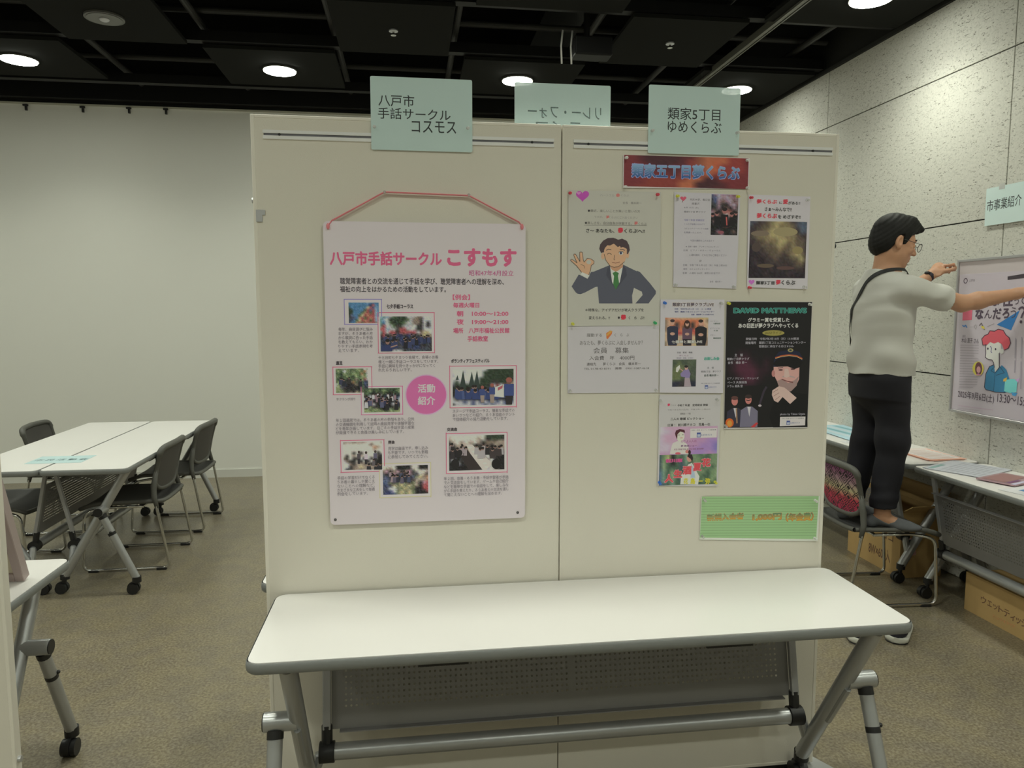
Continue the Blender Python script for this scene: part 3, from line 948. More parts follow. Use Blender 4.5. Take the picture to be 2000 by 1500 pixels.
def sheet(name, label, cat, corners, axis, val, sign, m, thick=0.0006, curl=0.0, rad=0.0, group=None, seed=0):
    """a sheet of paper on a plane; corners measured TL, TR, BR, BL. It bows off the board a little between its pins."""
    P = [on_plane(u, v, axis, val) for u, v in corners]
    org = sum(P, Vector()) / 4
    a = 0 if axis == 1 else 1
    b = 2
    if axis == 2:
        a, b = 0, 1
    rnd = random.Random(seed)
    ph = [rnd.uniform(0, 6.28) for _ in range(4)]
    N = 14
    bm = newbm()
    def pt(s, t, h):
        q = P[0] * (1 - s) * (1 - t) + P[1] * s * (1 - t) + P[2] * s * t + P[3] * (1 - s) * t
        q = q - org
        lift = curl * math.sin(PI * t) * (0.0)
        edge = curl * ((1 - math.sin(PI * s)) * 0.0 + max(0, t - 0.9) * 10 * (math.sin(PI * s) ** 2))
        q[axis] += -sign * thick * h - sign * 0.0
        return q
    f_, k_ = [[bm.verts.new(pt(i / N, j / N, 0)) for j in range(N + 1)] for i in range(N + 1)], None
    k_ = [[bm.verts.new(pt(i / N, j / N, 1)) for j in range(N + 1)] for i in range(N + 1)]
    for g in (f_, k_):
        for i in range(N):
            for j in range(N):
                bm.faces.new((g[i][j], g[i + 1][j], g[i + 1][j + 1], g[i][j + 1]))
    rim = [(i, 0) for i in range(N)] + [(N, j) for j in range(N)] + [(i, N) for i in range(N, 0, -1)] + [(0, j) for j in range(N, 0, -1)]
    for q in range(len(rim)):
        (i, j), (i2, j2) = rim[q], rim[(q + 1) % len(rim)]
        bm.faces.new((f_[i][j], f_[i2][j2], k_[i2][j2], k_[i][j]))
    o = obj(name, bm, m, None, None, org)
    return tag(o, label, cat, group)

def pin(u, v, col, label, y=BY - 0.0035):
    """push pin: waisted head standing off the board"""
    q = on_plane(u, v, 1, y - 0.008)
    r = thing('push_pin', label, 'push pin', (q.x, y, q.z), 0, 'push pins in the display boards')
    bm = newbm()
    prof = [(0.0045, 0.0), (0.0048, -0.0015), (0.0026, -0.003), (0.0024, -0.0085), (0.0040, -0.010), (0.0044, -0.013), (0.0036, -0.0145)]
    add_tube(bm, [(0, d, -0.0004 * i) for i, (_, d) in enumerate(prof)], [w for w, _ in prof], 12)
    m = M_CLEAR if col is None else mat('pin_%d_%d_%d' % col, obs(*col, 0.5, 0.8), 0.3)
    obj('pin_head', bm, m, r, 40)
    bm = newbm(); add_tube(bm, [(0, 0.0005, 0), (0, 0.004, 0)], 0.0006, 6); obj('needle', bm, M_CHROME, r)
    return r
# ------------------------------------------------------------------ the cosmos poster (rigid laminated sheet on a pink ribbon)
PINK, INKC, GREY = (214, 92, 122), (58, 50, 56), (112, 104, 108)
M_POSTER = mat('lilac_white_board', obs(196, 187, 192, 0.62), 0.4, coat=0.1)
YP = BY - 0.012
c = [on_plane(u, v, 1, YP) for u, v in ((630, 432), (1025, 436), (1021, 1010), (645, 1024))]
PX0, PX1, PZ1, PZ0 = -0.252, 0.347, 1.842, 0.932
po = thing('large_poster', 'large white sign language circle poster hung from a pink ribbon on the beige board', 'poster', ((PX0 + PX1) / 2, YP, (PZ0 + PZ1) / 2))
bm = newbm(); add_prism(bm, round_rect(PX1 - PX0, PZ1 - PZ0, 0.014), lambda x, y, h: (x, h, y), 0.0, 0.004); obj('poster_sheet', bm, M_POSTER, po)
p = Print(1, YP)
p.text('八戸市手話サークル', (644, 491, 863, 519), PINK, 0.036)
p.text('こすもす', (873, 485, 1009, 521), PINK, 0.046)
p.build('title', po)
p.text('昭和47年4月設立', (916, 528, 1003, 539), (178, 88, 130), 0.012)
p.text('聴覚障害者との交流を通じて手話を学び、聴覚障害者への理解を深め、', (664, 543, 984, 556), INKC, 0.018)
p.text('福祉の向上をはかるための活動をしています。', (664, 559, 871, 571), INKC, 0.018)
p.text('【例会】', (884, 575, 918, 586), PINK, 0.026)
p.text('毎週火曜日', (885, 591, 936, 601), PINK, 0.026)
p.text('朝　10:00～12:00', (892, 607, 993, 618), PINK, 0.028)
p.text('夜　19:00～21:00', (892, 623, 993, 634), PINK, 0.028)
p.text('場所　八戸市福祉公民館', (885, 640, 995, 651), PINK, 0.024)
p.text('手話教室', (913, 656, 953, 667), PINK, 0.024)
for s, b in (('七夕手話コーラス', (755, 594, 807, 603)), ('遠足', (656, 705, 669, 713)), ('ボランティアフェスティバル', (881, 701, 956, 709)), ('交流会', (873, 835, 893, 842)), ('例会', (758, 860, 771, 867))):
    p.text(s, b, INKC, 0.03)
p.lines(['毎年、曲目選びに悩み', 'ますが、ろうあ者の方', 'から歌詞に合った手話', 'を教えてもらい、わか', 'りやすい手話表現を考', 'えています。'], 661, 728, 639.5, 8.3, 6.8, GREY)
p.lines(['十三日町七夕まつり会場で、会場のお客', '様と一緒に手話コーラスをしています。', '手話に興味を持つきっかけになってく', 'れたらうれしいです。'], 739, 856, 694.5, 8.2, 6.8, GREY)
p.text('サクランボ狩り', (657, 776.5, 694, 782.5), GREY)
p.lines(['ステージで手話コーラス、簡単な手話での', 'あいさつなどの紹介、ろうあ協会のテント', 'で団体紹介の協力活動をしています。'], 884, 1005, 798.5, 8.0, 7, GREY)
p.lines(['年１回遠足では、ろうあ者の方の参加もあり、公共', 'の交通機関を利用して近隣の施設見学や体験学習な', 'どを毎年企画しています。日ごろの手話学習の成果', 'が発揮できると会員は楽しみにしています。'], 656, 809, 816, 8.1, 7, GREY)
p.lines(['見学は自由です。申し込み', 'も不要です。いつでも気軽', 'に参加してみてください。'], 758, 836, 871.5, 8.2, 7, GREY)
p.lines(['手話の学習だけでなくろ', 'うあ者の暮らしや聞こえ', 'ないことへの理解など、', 'さまざまな工夫をして毎週', '例会をしています。'], 659, 732, 929, 7.9, 6.8, GREY, full=11)
p.lines(['年２回、会員・ろうあ者・手話学習者が手話', 'での交流会をしています。ゲームや自己紹介', 'などを簡単な手話での会話をして、楽しみな', 'がら手話を覚えたり、ろうあ者との交流を通し', 'て聞こえないことへの理解を深めます。'], 867, 993, 929.5, 7.9, 6.8, GREY, full=20)
p.build('printed_text', po)
p.ell(832.5, 771, 41, 39.5, (214, 160, 186), 40); p.ell(832.5, 771, 39, 37.5, (216, 104, 152), 40)
p.text('活動', (816, 750, 850, 767), (222, 190, 205), 0.03)
p.text('紹介', (816, 774, 850, 791), (222, 190, 205), 0.03)
p.build('round_badge', po)
PAL = dict(k=(28, 26, 28), K=(52, 48, 46), s=(52, 120, 175), S=(120, 160, 190), w=(196, 196, 200), W=(170, 168, 168), g=(70, 100, 50), G=(38, 58, 34), l=(130, 150, 80), r=(190, 60, 60), R=(150, 60, 55), b=(40, 55, 110), B=(70, 85, 130), o=(190, 120, 70), y=(190, 170, 100), p=(190, 130, 150), t=(165, 140, 115), T=(130, 105, 82), e=(105, 112, 70), m=(90, 150, 140), c=(205, 195, 175), n=(60, 62, 78))
def photo(frame, pic, col, rows, jit, seed, extra=None):
    p.rect(frame, (198, 190, 194))
    p.border(frame, 1.3, col)
    p.mute = 0.38
    p.image(pic, rows, PAL, jit, seed)
    if extra:
        extra()
    p.mute = 0.0
    p.build('photo', po)
photo((672, 584, 746, 634), (681, 591, 740, 631), (128, 112, 172), ['sssssssSssss', 'ssssssssbrss', 'GssssssyrBSs', 'GGssssgrBrSs', 'GGsssgorgrSs', 'GBssgyrorrSs', 'nnBsorgrorSW', 'nbsgyrorgrSW', 'nssorgrorrTw'], 16, 3)
photo((738, 610, 849, 690), (743, 618, 843, 686), PINK, ['SmSWgGGGWWWTTwww', 'mSwGGGGGgWTTKwww', 'mswgGGGgWWTTKwkw', 'mrwWgKGWWWwKKWkW', 'rrSWWKrrWwWKKwww', 'mrwrrKrrrrrWTyyw', 'KrKKrbbKbbKKTyTt', 'KbKbbKbbKbbbKKTk', 'bKbKbKbKKbKbbKbK', 'bbKKKKnKKKbbKKnK', 'bbbnnnnnnnbbnnnK', 'bbbwwwwKnnnKnnnK'], 22, 5,
      lambda: (p.people((743, 652, 843, 684), 22, 8, [(36, 48, 95), (30, 30, 40), (48, 60, 110), (60, 55, 60)], (0.05, 0.45), 0.2), p.ell(757, 668, 4, 5, (150, 100, 80)), p.ell(757, 665, 4.2, 3.4, (30, 25, 25)), p.poly([(744, 686), (747, 675), (760, 673), (767, 680), (766, 686)], (38, 52, 110)), p.line([(763, 678), (776, 674)], 2.2, (165, 115, 90))))
photo((650, 716, 727, 771), (656, 720, 719, 767), PINK, ['lglglggllgwl', 'glgwlgeglgow', 'ggGlggllgogw', 'lgGglgGlgllw', 'gGKgKGgTglRw', 'glnKkKogKgbn', 'wlnbkkKTkgbn', 'llnKkkKkkgnn', 'lleKkKkKkenn', 'lelekTkyeeen'], 24, 9,
      lambda: p.people((656, 737, 719, 767), 5, 4, [(36, 40, 50), (50, 55, 90), (45, 42, 40)], (0.05, 0.2), 0.22))
photo((705, 754, 787, 810), (711, 758, 781, 805), (212, 110, 150), ['gGgGgGgGgGgg', 'GglGgGlgGGgl', 'ggGkGKgGkgGg', 'kKwkKwkbKwkb', 'wkwKbkwkKwbw', 'KkpkKkwkbkKw', 'kKkwkkKkkwkK', 'KnlkKkkbkKlk', 'llgllgkklgll', 'lllglllgllll'], 24, 11,
      lambda: p.people((711, 767, 781, 802), 34, 12, [(180, 178, 182), (45, 50, 90), (35, 33, 36), (150, 110, 120), (80, 84, 120)], (0.02, 0.55), 0.16))
def trees():
    for x, h in ((904, 30), (921, 26), (931, 30), (893, 14)):
        p.poly([(x - h * 0.22, 728 + h), (x + h * 0.22, 728 + h), (x + 0.5, 723 + (30 - h) * 0.6)], (42, 60, 52))
    p.people((884, 738, 1000, 780), 20, 21, [(45, 66, 130), (40, 60, 125), (60, 80, 140)], (0.42, 0.62), 0.2)
    p.poly([(963, 757), (984, 750), (984, 776), (961, 774)], (205, 190, 200)); p.poly([(972, 757), (982, 752), (981, 758), (972, 763)], (200, 70, 80))
    for x, y, s in ((942, 757, 1.0), (961, 753, 1.15), (994, 744, 1.9)):
        p.poly([(x - 5 * s, y + 3 * s), (x + 5 * s, y + 3 * s), (x + 5 * s, y + 15 * s), (x - 5 * s, y + 15 * s)], (48, 68, 140)); p.poly([(x - 4 * s, y + 15 * s), (x + 4 * s, y + 15 * s), (x + 3 * s, min(790, y + 29 * s)), (x - 3 * s, min(790, y + 29 * s))], (150, 125, 105) if s < 1.5 else (40, 36, 40))
        p.ell(x, y, 3 * s, 3.4 * s, (120, 72, 58)); p.ell(x, y - 1.2 * s, 3.2 * s, 2.6 * s, (165, 70, 50))
photo((878, 714, 1009, 796), (884, 721, 1003, 791), PINK, ['wwwwwwwwwGGGGGGG', 'wwwWwwwwGGGGGGGG', 'WwwwwwwwGGGGGGGG', 'wWwwwwwGGGGGGGGK', 'WGWWWGWGGGKKGGTT', 'nGGGGGGGGKwRwRwo', 'kGkGkGknGnwrrwwb', 'kKnbbnbbnbwrwrwb', 'knbnbbnbbbbwpwbb', 'WKnKKnkKnkKnkkWn', 'WWWBWBWBWBWBWBWB', 'kWWWWBWWBWBWWBWW'], 12, 14, trees)
photo((665, 859, 751, 922), (671, 863, 746, 917), PINK, ['TttTtttcccct', 'ccccccccTccc', 'cccccccccotc', 'ccccccccctcc', 'cccKcKccccKc', 'cKctctcwccKk', 'TKcKKwKwKckk', 'wTKkckckckkk', 'wwTKttTtkTKk', 'wwKTtytTtTKk', 'wkKTtTttTtkk'], 12, 17,
      lambda: [(p.poly([(x - 3.5, y + 3), (x + 3.5, y + 3), (x + 3.5, y + 13), (x - 3.5, y + 13)], cc), p.poly([(x - 3, y + 13), (x + 3, y + 13), (x + 2.6, y + 23), (x - 2.6, y + 23)], (45, 40, 44)), p.ell(x, y, 2.3, 2.8, (70, 52, 46))) for x, y, cc in ((701, 883, (80, 68, 72)), (715, 884, (190, 170, 176)), (733, 882, (90, 82, 110)))] + [p.people((716, 896, 746, 917), 6, 5, [(40, 38, 44), (90, 80, 84)], (0.1, 0.6), 0.3)])
photo((741, 904, 842, 971), (748, 909, 836, 965), (206, 190, 140), ['cccckkkkcckkk', 'cttckkkkcckkk', 'TpKTpKTpKccct', 'nKnpKnKpKnctK', 'nBKnkKnKBeyTo', 'BBnKKkKnKttto', 'bBeKeyeKetkpr', 'nbnyeyeyetkrr', 'bnwweeyeekkrr', 'nbbweyeyekkkr', 'bbbbeyeyekKkK'], 22, 19,
      lambda: p.people((748, 918, 812, 945), 18, 6, [(60, 70, 100), (150, 120, 125), (40, 42, 60), (90, 80, 100)], (0.08, 0.5), 0.2))
def dinner():
    p.poly([(910, 868), (922, 868), (962, 905), (950, 917), (934, 917)], (196, 180, 160)); p.poly([(896, 885), (908, 872), (942, 917), (915, 917)], (50, 38, 36))
    for x, y in ((918, 874), (925, 882), (932, 889), (940, 897), (947, 905), (950, 912), (936, 880)):
        p.ell(x, y, 4, 1.8, (215, 205, 190), 10)
    p.people((878, 866, 912, 905), 9, 31, [(45, 38, 40), (150, 130, 130), (35, 30, 34)], (0.02, 0.5), 0.2)
    p.people((925, 862, 984, 895), 11, 33, [(60, 48, 46), (160, 150, 145), (40, 36, 38)], (0.05, 0.5), 0.24)
    p.ell(889, 906, 8, 10, (30, 26, 26)); p.ell(969, 906, 9, 10, (24, 22, 22)); p.ell(898, 884, 5, 6, (36, 30, 30))
photo((871, 845, 991, 924), (877, 850, 985, 918), PINK, ['cccccccccGGGGG', 'tcccccctckGGGK', 'KtctctctKTTTtt', 'kKttttKKKTKtTt', 'kkKtTtKTKkKKtT', 'kkKKTttTKwkKwk', 'kkkKTtwtTwwKkk', 'kwkKKtwttTwkkk', 'kkwkKKwwttwwkk', 'KkkkkKKwwtwwkk', 'kkkkkkKKwwwtkk'], 14, 23, dinner)
# holes with metal eyelets, the pink ribbon and its knots
bm = newbm()
for (u, v) in ((641, 441), (1019, 442), (655, 1015), (1011, 1001)):
    q = on_plane(u, v, 1, YP) - po.location
    add_tube(bm, [(q.x, -0.0012, q.z), (q.x, -0.0002, q.z)], 0.0045, 14)
obj('eyelet', bm, mat('eyelet_grey', (0.18, 0.17, 0.18), 0.4, 0.5), po)
M_RIB = mat('pink_ribbon', obs(216, 108, 108, 0.55), 0.6, bump=0.3, bscale=900)
Q = [on_plane(u, v, 1, BY - 0.010) for u, v in ((641, 441), (648, 431), (751, 375), (916, 382), (1014, 434), (1019, 442))]
bm = newbm(); add_tube(bm, Q, 0.0048, 8, flat=0.5)
for q in (Q[0], Q[5]):
    add_ball(bm, (q.x, q.y - 0.006, q.z - 0.002), (0.005, 0.004, 0.009), 8)
tag(obj('ribbon', bm, M_RIB, None, 60), 'pink ribbon strung over two clear pins, carrying the large poster', 'ribbon')
pin(751, 374, None, 'clear push pin under the ribbon corner nearer the board edge with the hinge plate', BY - 0.001)
pin(916, 380, None, 'clear push pin under the ribbon corner nearer the gap between the boards', BY - 0.001)

# ------------------------------------------------------------------ pale green laminated name signs
def sign_mat(name, col, alpha):
    m = mat(name, col, 0.5, coat=0.9, bump=0.8, bscale=16)
    p_ = m.node_tree.nodes['Principled BSDF']
    p_.inputs['Alpha'].default_value = alpha
    p_.inputs['Coat Roughness'].default_value = 0.06
    return m
M_SIGN = sign_mat('pale_green_laminate', obs(166, 194, 178, 0.55), 0.93)
def sign(label, x0, x1, z0, z1, y, back=False):
    s = thing('name_sign', label, 'sign', ((x0 + x1) / 2, y, (z0 + z1) / 2), 0, 'pale green laminated name signs')
    bm = newbm(); add_prism(bm, round_rect(x1 - x0, z1 - z0, 0.005), lambda x, yy, h: (x, h + 0.0, yy), 0.0, 0.0008); o = obj('laminated_sheet', bm, M_SIGN, s)
    return s
YS = BY - 0.0052
a, b, c_, d = on_plane(722, 148, 1, YS), on_plane(922, 154, 1, YS), on_plane(922, 295, 1, YS), on_plane(725, 292, 1, YS)
s1 = sign('pale green sign of the sign language circle, above the large poster', a.x + 0.001, b.x, d.z, a.z, YS)
p = Print(1, YS, lvl=0.55)
p.text('八戸市', (739, 185, 809, 208), (38, 44, 42), 0.006); p.text('手話サークル', (738, 212, 880, 234), (38, 44, 42), 0.006); p.text('コスモス', (804, 237, 891, 260), (38, 44, 42), 0.006)
p.build('lettering', s1)
a, b, c_, d = on_plane(1267, 165, 1, YS), on_plane(1447, 169, 1, YS), on_plane(1447, 304, 1, YS), on_plane(1268, 299, 1, YS)
s3 = sign('pale green sign of the yume club, above the red banner', a.x + 0.001, b.x, d.z, a.z, YS)
p.text('類家5丁目', (1304, 211, 1407, 235), (38, 44, 42), 0.006); p.text('ゆめくらぶ', (1304, 237, 1409, 260), (38, 44, 42), 0.006)
p.build('lettering', s3)
YR = BY + 0.034
a, b = on_plane(1005, 160, 1, YR), on_plane(1193, 163, 1, YR)
s2 = sign('pale green sign seen from behind between the other two, mirrored writing showing through', a.x, b.x, a.z - 0.21, a.z, YR)
p = Print(1, YR - 0.0003, lvl=0.55)
p.text('リレー・フォー', (1031, 208, 1174, 232), (112, 132, 124), 0.003, mirror=True); p.text('ライフ', (1046, 237, 1136, 262), (112, 132, 124), 0.003, mirror=True)
p.build('lettering', s2, M_INK_FAINT)
for u, v, w in ((731, 246, 'cosmos sign, edge nearer the hinge plate'), (914, 249, 'cosmos sign, edge nearer the mirrored sign'), (1275, 254, 'yume club sign, edge nearer the mirrored sign'), (1441, 258, 'yume club sign, edge nearer the textured wall')):
    pin(u, v, None, 'clear push pin through the ' + w, YS - 0.0005)

# ------------------------------------------------------------------ flyers
def paper(rgb, nm, lvl=0.62):
    return mat('paper_' + nm, obs(*rgb, lvl), 0.7, bump=0.05, bscale=60)
YF_ = BY - 0.0035
BLK, RED = (48, 46, 46), (212, 70, 78)
# red banner
bn = sheet('banner', 'red and orange banner with blue yume club lettering under the pale green sign', 'banner', ((1217, 303), (1464, 309), (1462, 369), (1217, 367)), 1, YF_, -1, paper((196, 188, 178), 'banner'))
p = Print(1, YF_)
p.mute = 0.25
p.image((1218.5, 306, 1461.5, 366.5), ['hhdDDDDddOffFHHh', 'hhdDDDDdrOfFfHHh', 'hhhdDDddrOfFHHHh', 'hhhhddddrrfFrHHh', 'hhhhhhdrrrfrrrhh', 'hhhrrrrrffDdrhhh', 'hhhrrrrffDDDdhhh', 'hhrrrrrfFDDddhhh'], dict(h=(128, 36, 40), H=(158, 46, 40), d=(96, 30, 38), D=(72, 28, 36), r=(146, 46, 36), O=(150, 70, 44), f=(190, 92, 50), F=(200, 84, 44)), 3, 2)
p.mute = 0.0
p.outlined('類家五丁目夢くらぶ', (1234, 322, 1444, 349), (130, 165, 205), (140, 150, 195), 0.03, 0.035, (28, 72, 130))
p.build('printed_design', bn)

# winking man flyer
f1 = sheet('flyer', 'flyer with a drawing of a winking man in a suit making an OK sign', 'flyer', ((1110, 371), (1291, 375), (1288, 636), (1109, 637)), 1, YF_, -1, paper((176, 174, 158), 'cream'))
p = Print(1, YF_)
p.crop(1090, 360, 6.818)
fa = (148, 144, 136)
p.text('ハートフル', (560, 130, 750, 162), fa); p.ell(797, 146, 26, 24, (214, 130, 120)); p.text('夢', (778, 128, 816, 164), (226, 120, 110), 0.03); p.text('くらぶ', (835, 132, 945, 164), fa)
p.text('会長　橋本昇一', (860, 232, 1110, 266), (130, 126, 118))
p.text('●最近、楽しいことが無いと思いの方', (395, 338, 1090, 374), (120, 116, 108)); p.ell(409, 354, 13, 12, BLK)
p.text('ですが、　 くらぶにご入会ください', (480, 424, 1060, 456), (150, 146, 138)); p.text('夢', (640, 416, 682, 456), (226, 120, 110), 0.03)
p.text('●楽しさを、自分自身が体験する、　 くらぶ', (355, 500, 1180, 538), (120, 116, 108)); p.ell(370, 515, 13, 12, BLK); p.text('夢', (1015, 496, 1060, 540), (226, 110, 104), 0.03)
p.line([(345, 545), (1180, 547)], 4, (110, 106, 100))
p.text('さ～ あなたも、', (372, 592, 750, 644), BLK, 0.02); p.ell(830, 612, 34, 36, (214, 88, 88)); p.text('夢', (800, 578, 864, 646), (205, 50, 66), 0.03); p.text('くらぶへ!!', (880, 594, 1155, 650), BLK, 0.02)
p.build('printed_text', f1)
# heart
def heart(cx, cy, w, h, c):
    pts = []
    for i in range(28):
        t = 2 * PI * i / 28
        pts.append((cx + w * math.sin(t) ** 3, cy - h * (13 * math.cos(t) - 5 * math.cos(2 * t) - 2 * math.cos(3 * t) - math.cos(4 * t)) / 16))
    p.poly(pts, c)
heart(325, 150, 88, 82, (178, 76, 160)); heart(275, 118, 30, 24, (196, 130, 178))
SKN, LN, SUIT, HR = (198, 158, 122), (84, 66, 56), (82, 84, 92), (74, 60, 62)
p.poly([(470, 1165), (570, 1125), (560, 1300), (525, 1362), (500, 1366), (360, 1440), (300, 1463), (262, 1458), (235, 1440), (180, 1360), (275, 1200), (390, 1258), (440, 1166)], SUIT)
p.poly([(1050, 1150), (1090, 1168), (1225, 1320), (1302, 1420), (1300, 1460), (1205, 1586), (1030, 1586), (1125, 1475), (1115, 1430), (1010, 1378)], SUIT)
p.poly([(690, 1075), (470, 1165), (525, 1362), (545, 1586), (990, 1586), (985, 1480), (1010, 1378), (1062, 1165), (870, 1072)], SUIT)
p.poly([(690, 1080), (765, 1165), (866, 1075), (850, 1180), (822, 1300), (767, 1400), (718, 1300), (690, 1180)], (200, 200, 190))
p.poly([(725, 1182), (765, 1160), (808, 1182), (797, 1222), (815, 1335), (765, 1402), (733, 1330), (745, 1225)], (66, 116, 66))
p.poly([(690, 1040), (866, 1040), (862, 1100), (800, 1150), (765, 1163), (716, 1138), (692, 1090)], (186, 142, 108))
p.poly([(690, 1080), (650, 1130), (640, 1210), (768, 1405), (718, 1300)], (70, 72, 80)); p.poly([(866, 1075), (905, 1130), (915, 1215), (768, 1405), (822, 1300)], (70, 72, 80))
p.ell(597, 955, 24, 46, SKN); p.ell(926, 940, 20, 44, SKN)
p.poly([(548, 860), (560, 800), (600, 750), (660, 716), (735, 712), (800, 738), (850, 724), (910, 750), (945, 810), (955, 875), (930, 930), (600, 905), (572, 915)], HR)
p.poly([(610, 850), (650, 800), (760, 785), (860, 820), (915, 850), (916, 950), (885, 1030), (805, 1095), (745, 1106), (690, 1085), (635, 1010), (613, 930)], SKN)
p.poly([(556, 850), (600, 752), (700, 714), (760, 720), (800, 738), (860, 726), (920, 760), (950, 850), (918, 862), (872, 838), (852, 836), (836, 845), (822, 822), (795, 836), (742, 790), (692, 815), (655, 812), (622, 850), (604, 905), (578, 885)], HR)
p.line([(640, 880), (672, 862), (708, 872)], 9, HR); p.line([(822, 868), (855, 866), (888, 880)], 9, HR)
p.line([(652, 932), (680, 916), (712, 934)], 8, LN)
p.ell(838, 915, 28, 24, (224, 222, 216)); p.ell(836, 916, 15, 18, (70, 72, 100)); p.ell(836, 916, 7, 9, (25, 25, 35)); p.line([(805, 905), (838, 890), (870, 905)], 8, LN)
p.line([(752, 940), (742, 1000), (756, 1008)], 6, LN); p.line([(718, 1040), (765, 1050), (820, 1035)], 7, (130, 70, 60))
p.line([(613, 930), (635, 1010), (690, 1085), (745, 1106), (805, 1095), (885, 1030)], 6, LN)
p.poly([(318, 1180), (250, 1090), (163, 1012), (172, 1000), (195, 1004), (252, 1048), (207, 942), (212, 928), (232, 930), (290, 1030), (286, 908), (303, 900), (324, 908), (334, 1005), (345, 1036), (388, 985), (440, 995), (478, 1022), (476, 1055), (440, 1082), (430, 1150), (402, 1218), (330, 1200)], SKN)
p.ell(408, 1036, 32, 28, (176, 174, 158))
p.line([(318, 1180), (250, 1090), (163, 1012), (172, 1000), (195, 1004), (252, 1048), (207, 942), (212, 928), (232, 930), (290, 1030), (286, 908), (303, 900), (324, 908), (334, 1005), (345, 1036), (388, 985), (440, 995), (478, 1022), (476, 1055), (440, 1082), (430, 1150), (402, 1218)], 7, LN)
p.line([(300, 1065), (345, 1085), (355, 1120)], 5, LN)
p.poly([(300, 1206), (316, 1168), (420, 1214), (390, 1258)], (206, 206, 200))
p.build('drawing', f1)
p.crop(1090, 560, 6.818)
p.text('＊特殊な、アイデアだけが老人クラブを', (362, 288, 1140, 332), BLK, 0.012); p.text('変えられる。!!', (408, 392, 690, 436), BLK, 0.012)
p.ell(809, 412, 14, 16, BLK); p.ell(870, 406, 34, 34, (212, 84, 88)); p.text('夢', (838, 370, 902, 440), (204, 50, 66), 0.03); p.text('く　ら　ぶ!!', (938, 392, 1148, 436), BLK, 0.012)
p.build('printed_text', f1)
# membership sheet under it
f1b = sheet('flyer', 'plain membership sheet with an orange and black text, under the winking man flyer', 'flyer', ((1109, 638), (1287, 636), (1286, 767), (1109, 768)), 1, YF_ + 0.0008, -1, paper((182, 178, 174), 'grey_white'))
p = Print(1, YF_ + 0.0008)
p.crop(1090, 560, 6.818)
DK = (92, 88, 86)
p.text('躍動する', (384, 622, 585, 668), DK); p.text('く　ら　ぶ', (750, 622, 945, 664), DK)
p.poly([(640, 620), (690, 584), (722, 590), (715, 630), (660, 697), (645, 690)], (224, 110, 60)); p.poly([(640, 640), (690, 584), (722, 590), (700, 620), (650, 660)], (226, 150, 70))
p.text('あなたも、夢くらぶに 入会しませんか？', (290, 715, 1128, 775), DK)
p.text('会員　募集', (470, 810, 942, 888), DK); p.text('入会費　年　4000円', (415, 918, 1015, 976), DK)
p.text('連絡先　　夢くらぶ　会長　橋本昇一', (382, 1008, 1100, 1048), DK); p.text('TEL 0178-43-8591　携帯　0901-1087-4618', (345, 1072, 1210, 1104), DK)
p.build('printed_text', f1b)

# invitation with a photograph
f2 = sheet('flyer', 'white invitation sheet with a small photo of suited people in its upper corner', 'flyer', ((1317, 375), (1446, 380), (1438, 564), (1315, 560)), 1, YF_, -1, paper((184, 180, 178), 'invite'))
p = Print(1, YF_)
p.crop(1300, 360, 6.667)
heart(230, 185, 40, 36, (216, 84, 104)); p.line([(222, 215), (216, 236)], 7, (120, 60, 70))
for i, (s, b, cc) in enumerate((('元気', (140, 170, 172, 212), (110, 104, 108)), ('市民大学、春日宣', (315, 186, 578, 216), (110, 104, 108)), ('授業式', (340, 238, 440, 268), (120, 114, 118)), ('8月 15日 (木)', (240, 294, 430, 318), (130, 126, 130)), ('類家5丁目 夢クラブ', (240, 346, 520, 372), (130, 126, 130)), ('令和７年度 授業認定', (240, 454, 505, 480), (128, 122, 160)), ('このたび皆様のおかげで', (240, 508, 510, 532), (140, 136, 150)), ('コミュニティーづくりの授業', (240, 566, 556, 588), (134, 130, 140)), ('を開講いたします。', (240, 616, 470, 640), (134, 130, 140)), ('今回は講師お二人を迎えて', (318, 722, 632, 746), (136, 132, 140)), ('★ 日時・場所　アンサンブルコンサート', (260, 802, 690, 824), (132, 128, 132)), ('出演　ピアノ・ギター・ヴォーカル', (230, 850, 716, 874), (140, 136, 140)), ('入場料無料　どなたでもご参加ください', (305, 908, 796, 938), (140, 136, 140)), ('記', (440, 984, 468, 1010), (110, 106, 110)), ('日時　令和７年８月15日（木）午後１時30分', (228, 1040, 800, 1068), (134, 130, 134)), ('場所　コミュニティセンター', (228, 1092, 570, 1116), (140, 136, 140)), ('会費　入場料 500円　飲物は別途です', (220, 1144, 706, 1170), (134, 130, 134)), ('会長　橋本昇一', (575, 1256, 735, 1280), (130, 126, 130)))):
    p.text(s, b, cc, 0.0, res=1)
p.build('printed_text', f2)
p.mute = 0.25
p.image((592, 132, 940, 662), ['BpWpppTp', 'nBWpWppW', 'KBpTpWTp', 'KnpKkpWT', 'kKpkTkpK', 'pTkTRRkT', 'WKTkwRkk', 'kkkkwkkk', 'kTkkrkkk', 'kkkkrkkk', 'kkkkkkkk', 'kkpkkkTk', 'kkKpkkkk'], dict(PAL, p=(150, 110, 125), W=(165, 150, 165), T=(120, 84, 76), R=(170, 90, 80)), 16, 41)
for x, y, s in ((612, 400, 26), (668, 385, 30), (770, 345, 42), (860, 395, 30), (915, 380, 26)):
    p.poly([(x - s * 1.1, y + s * 1.2), (x + s * 1.1, y + s * 1.2), (x + s * 1.3, y + s * 5.0), (x - s * 1.3, y + s * 5.0)], (26, 22, 26)) if x < 880 and x > 620 else None
    p.ell(x, y, s * 0.8, s, (165, 95, 86)); p.ell(x, y - s * 0.5, s * 0.8, s * 0.6, (40, 30, 32))
p.poly([(782, 425), (800, 425), (804, 535), (790, 535)], (205, 80, 72)); p.ell(720, 625, 40, 20, (150, 70, 80))
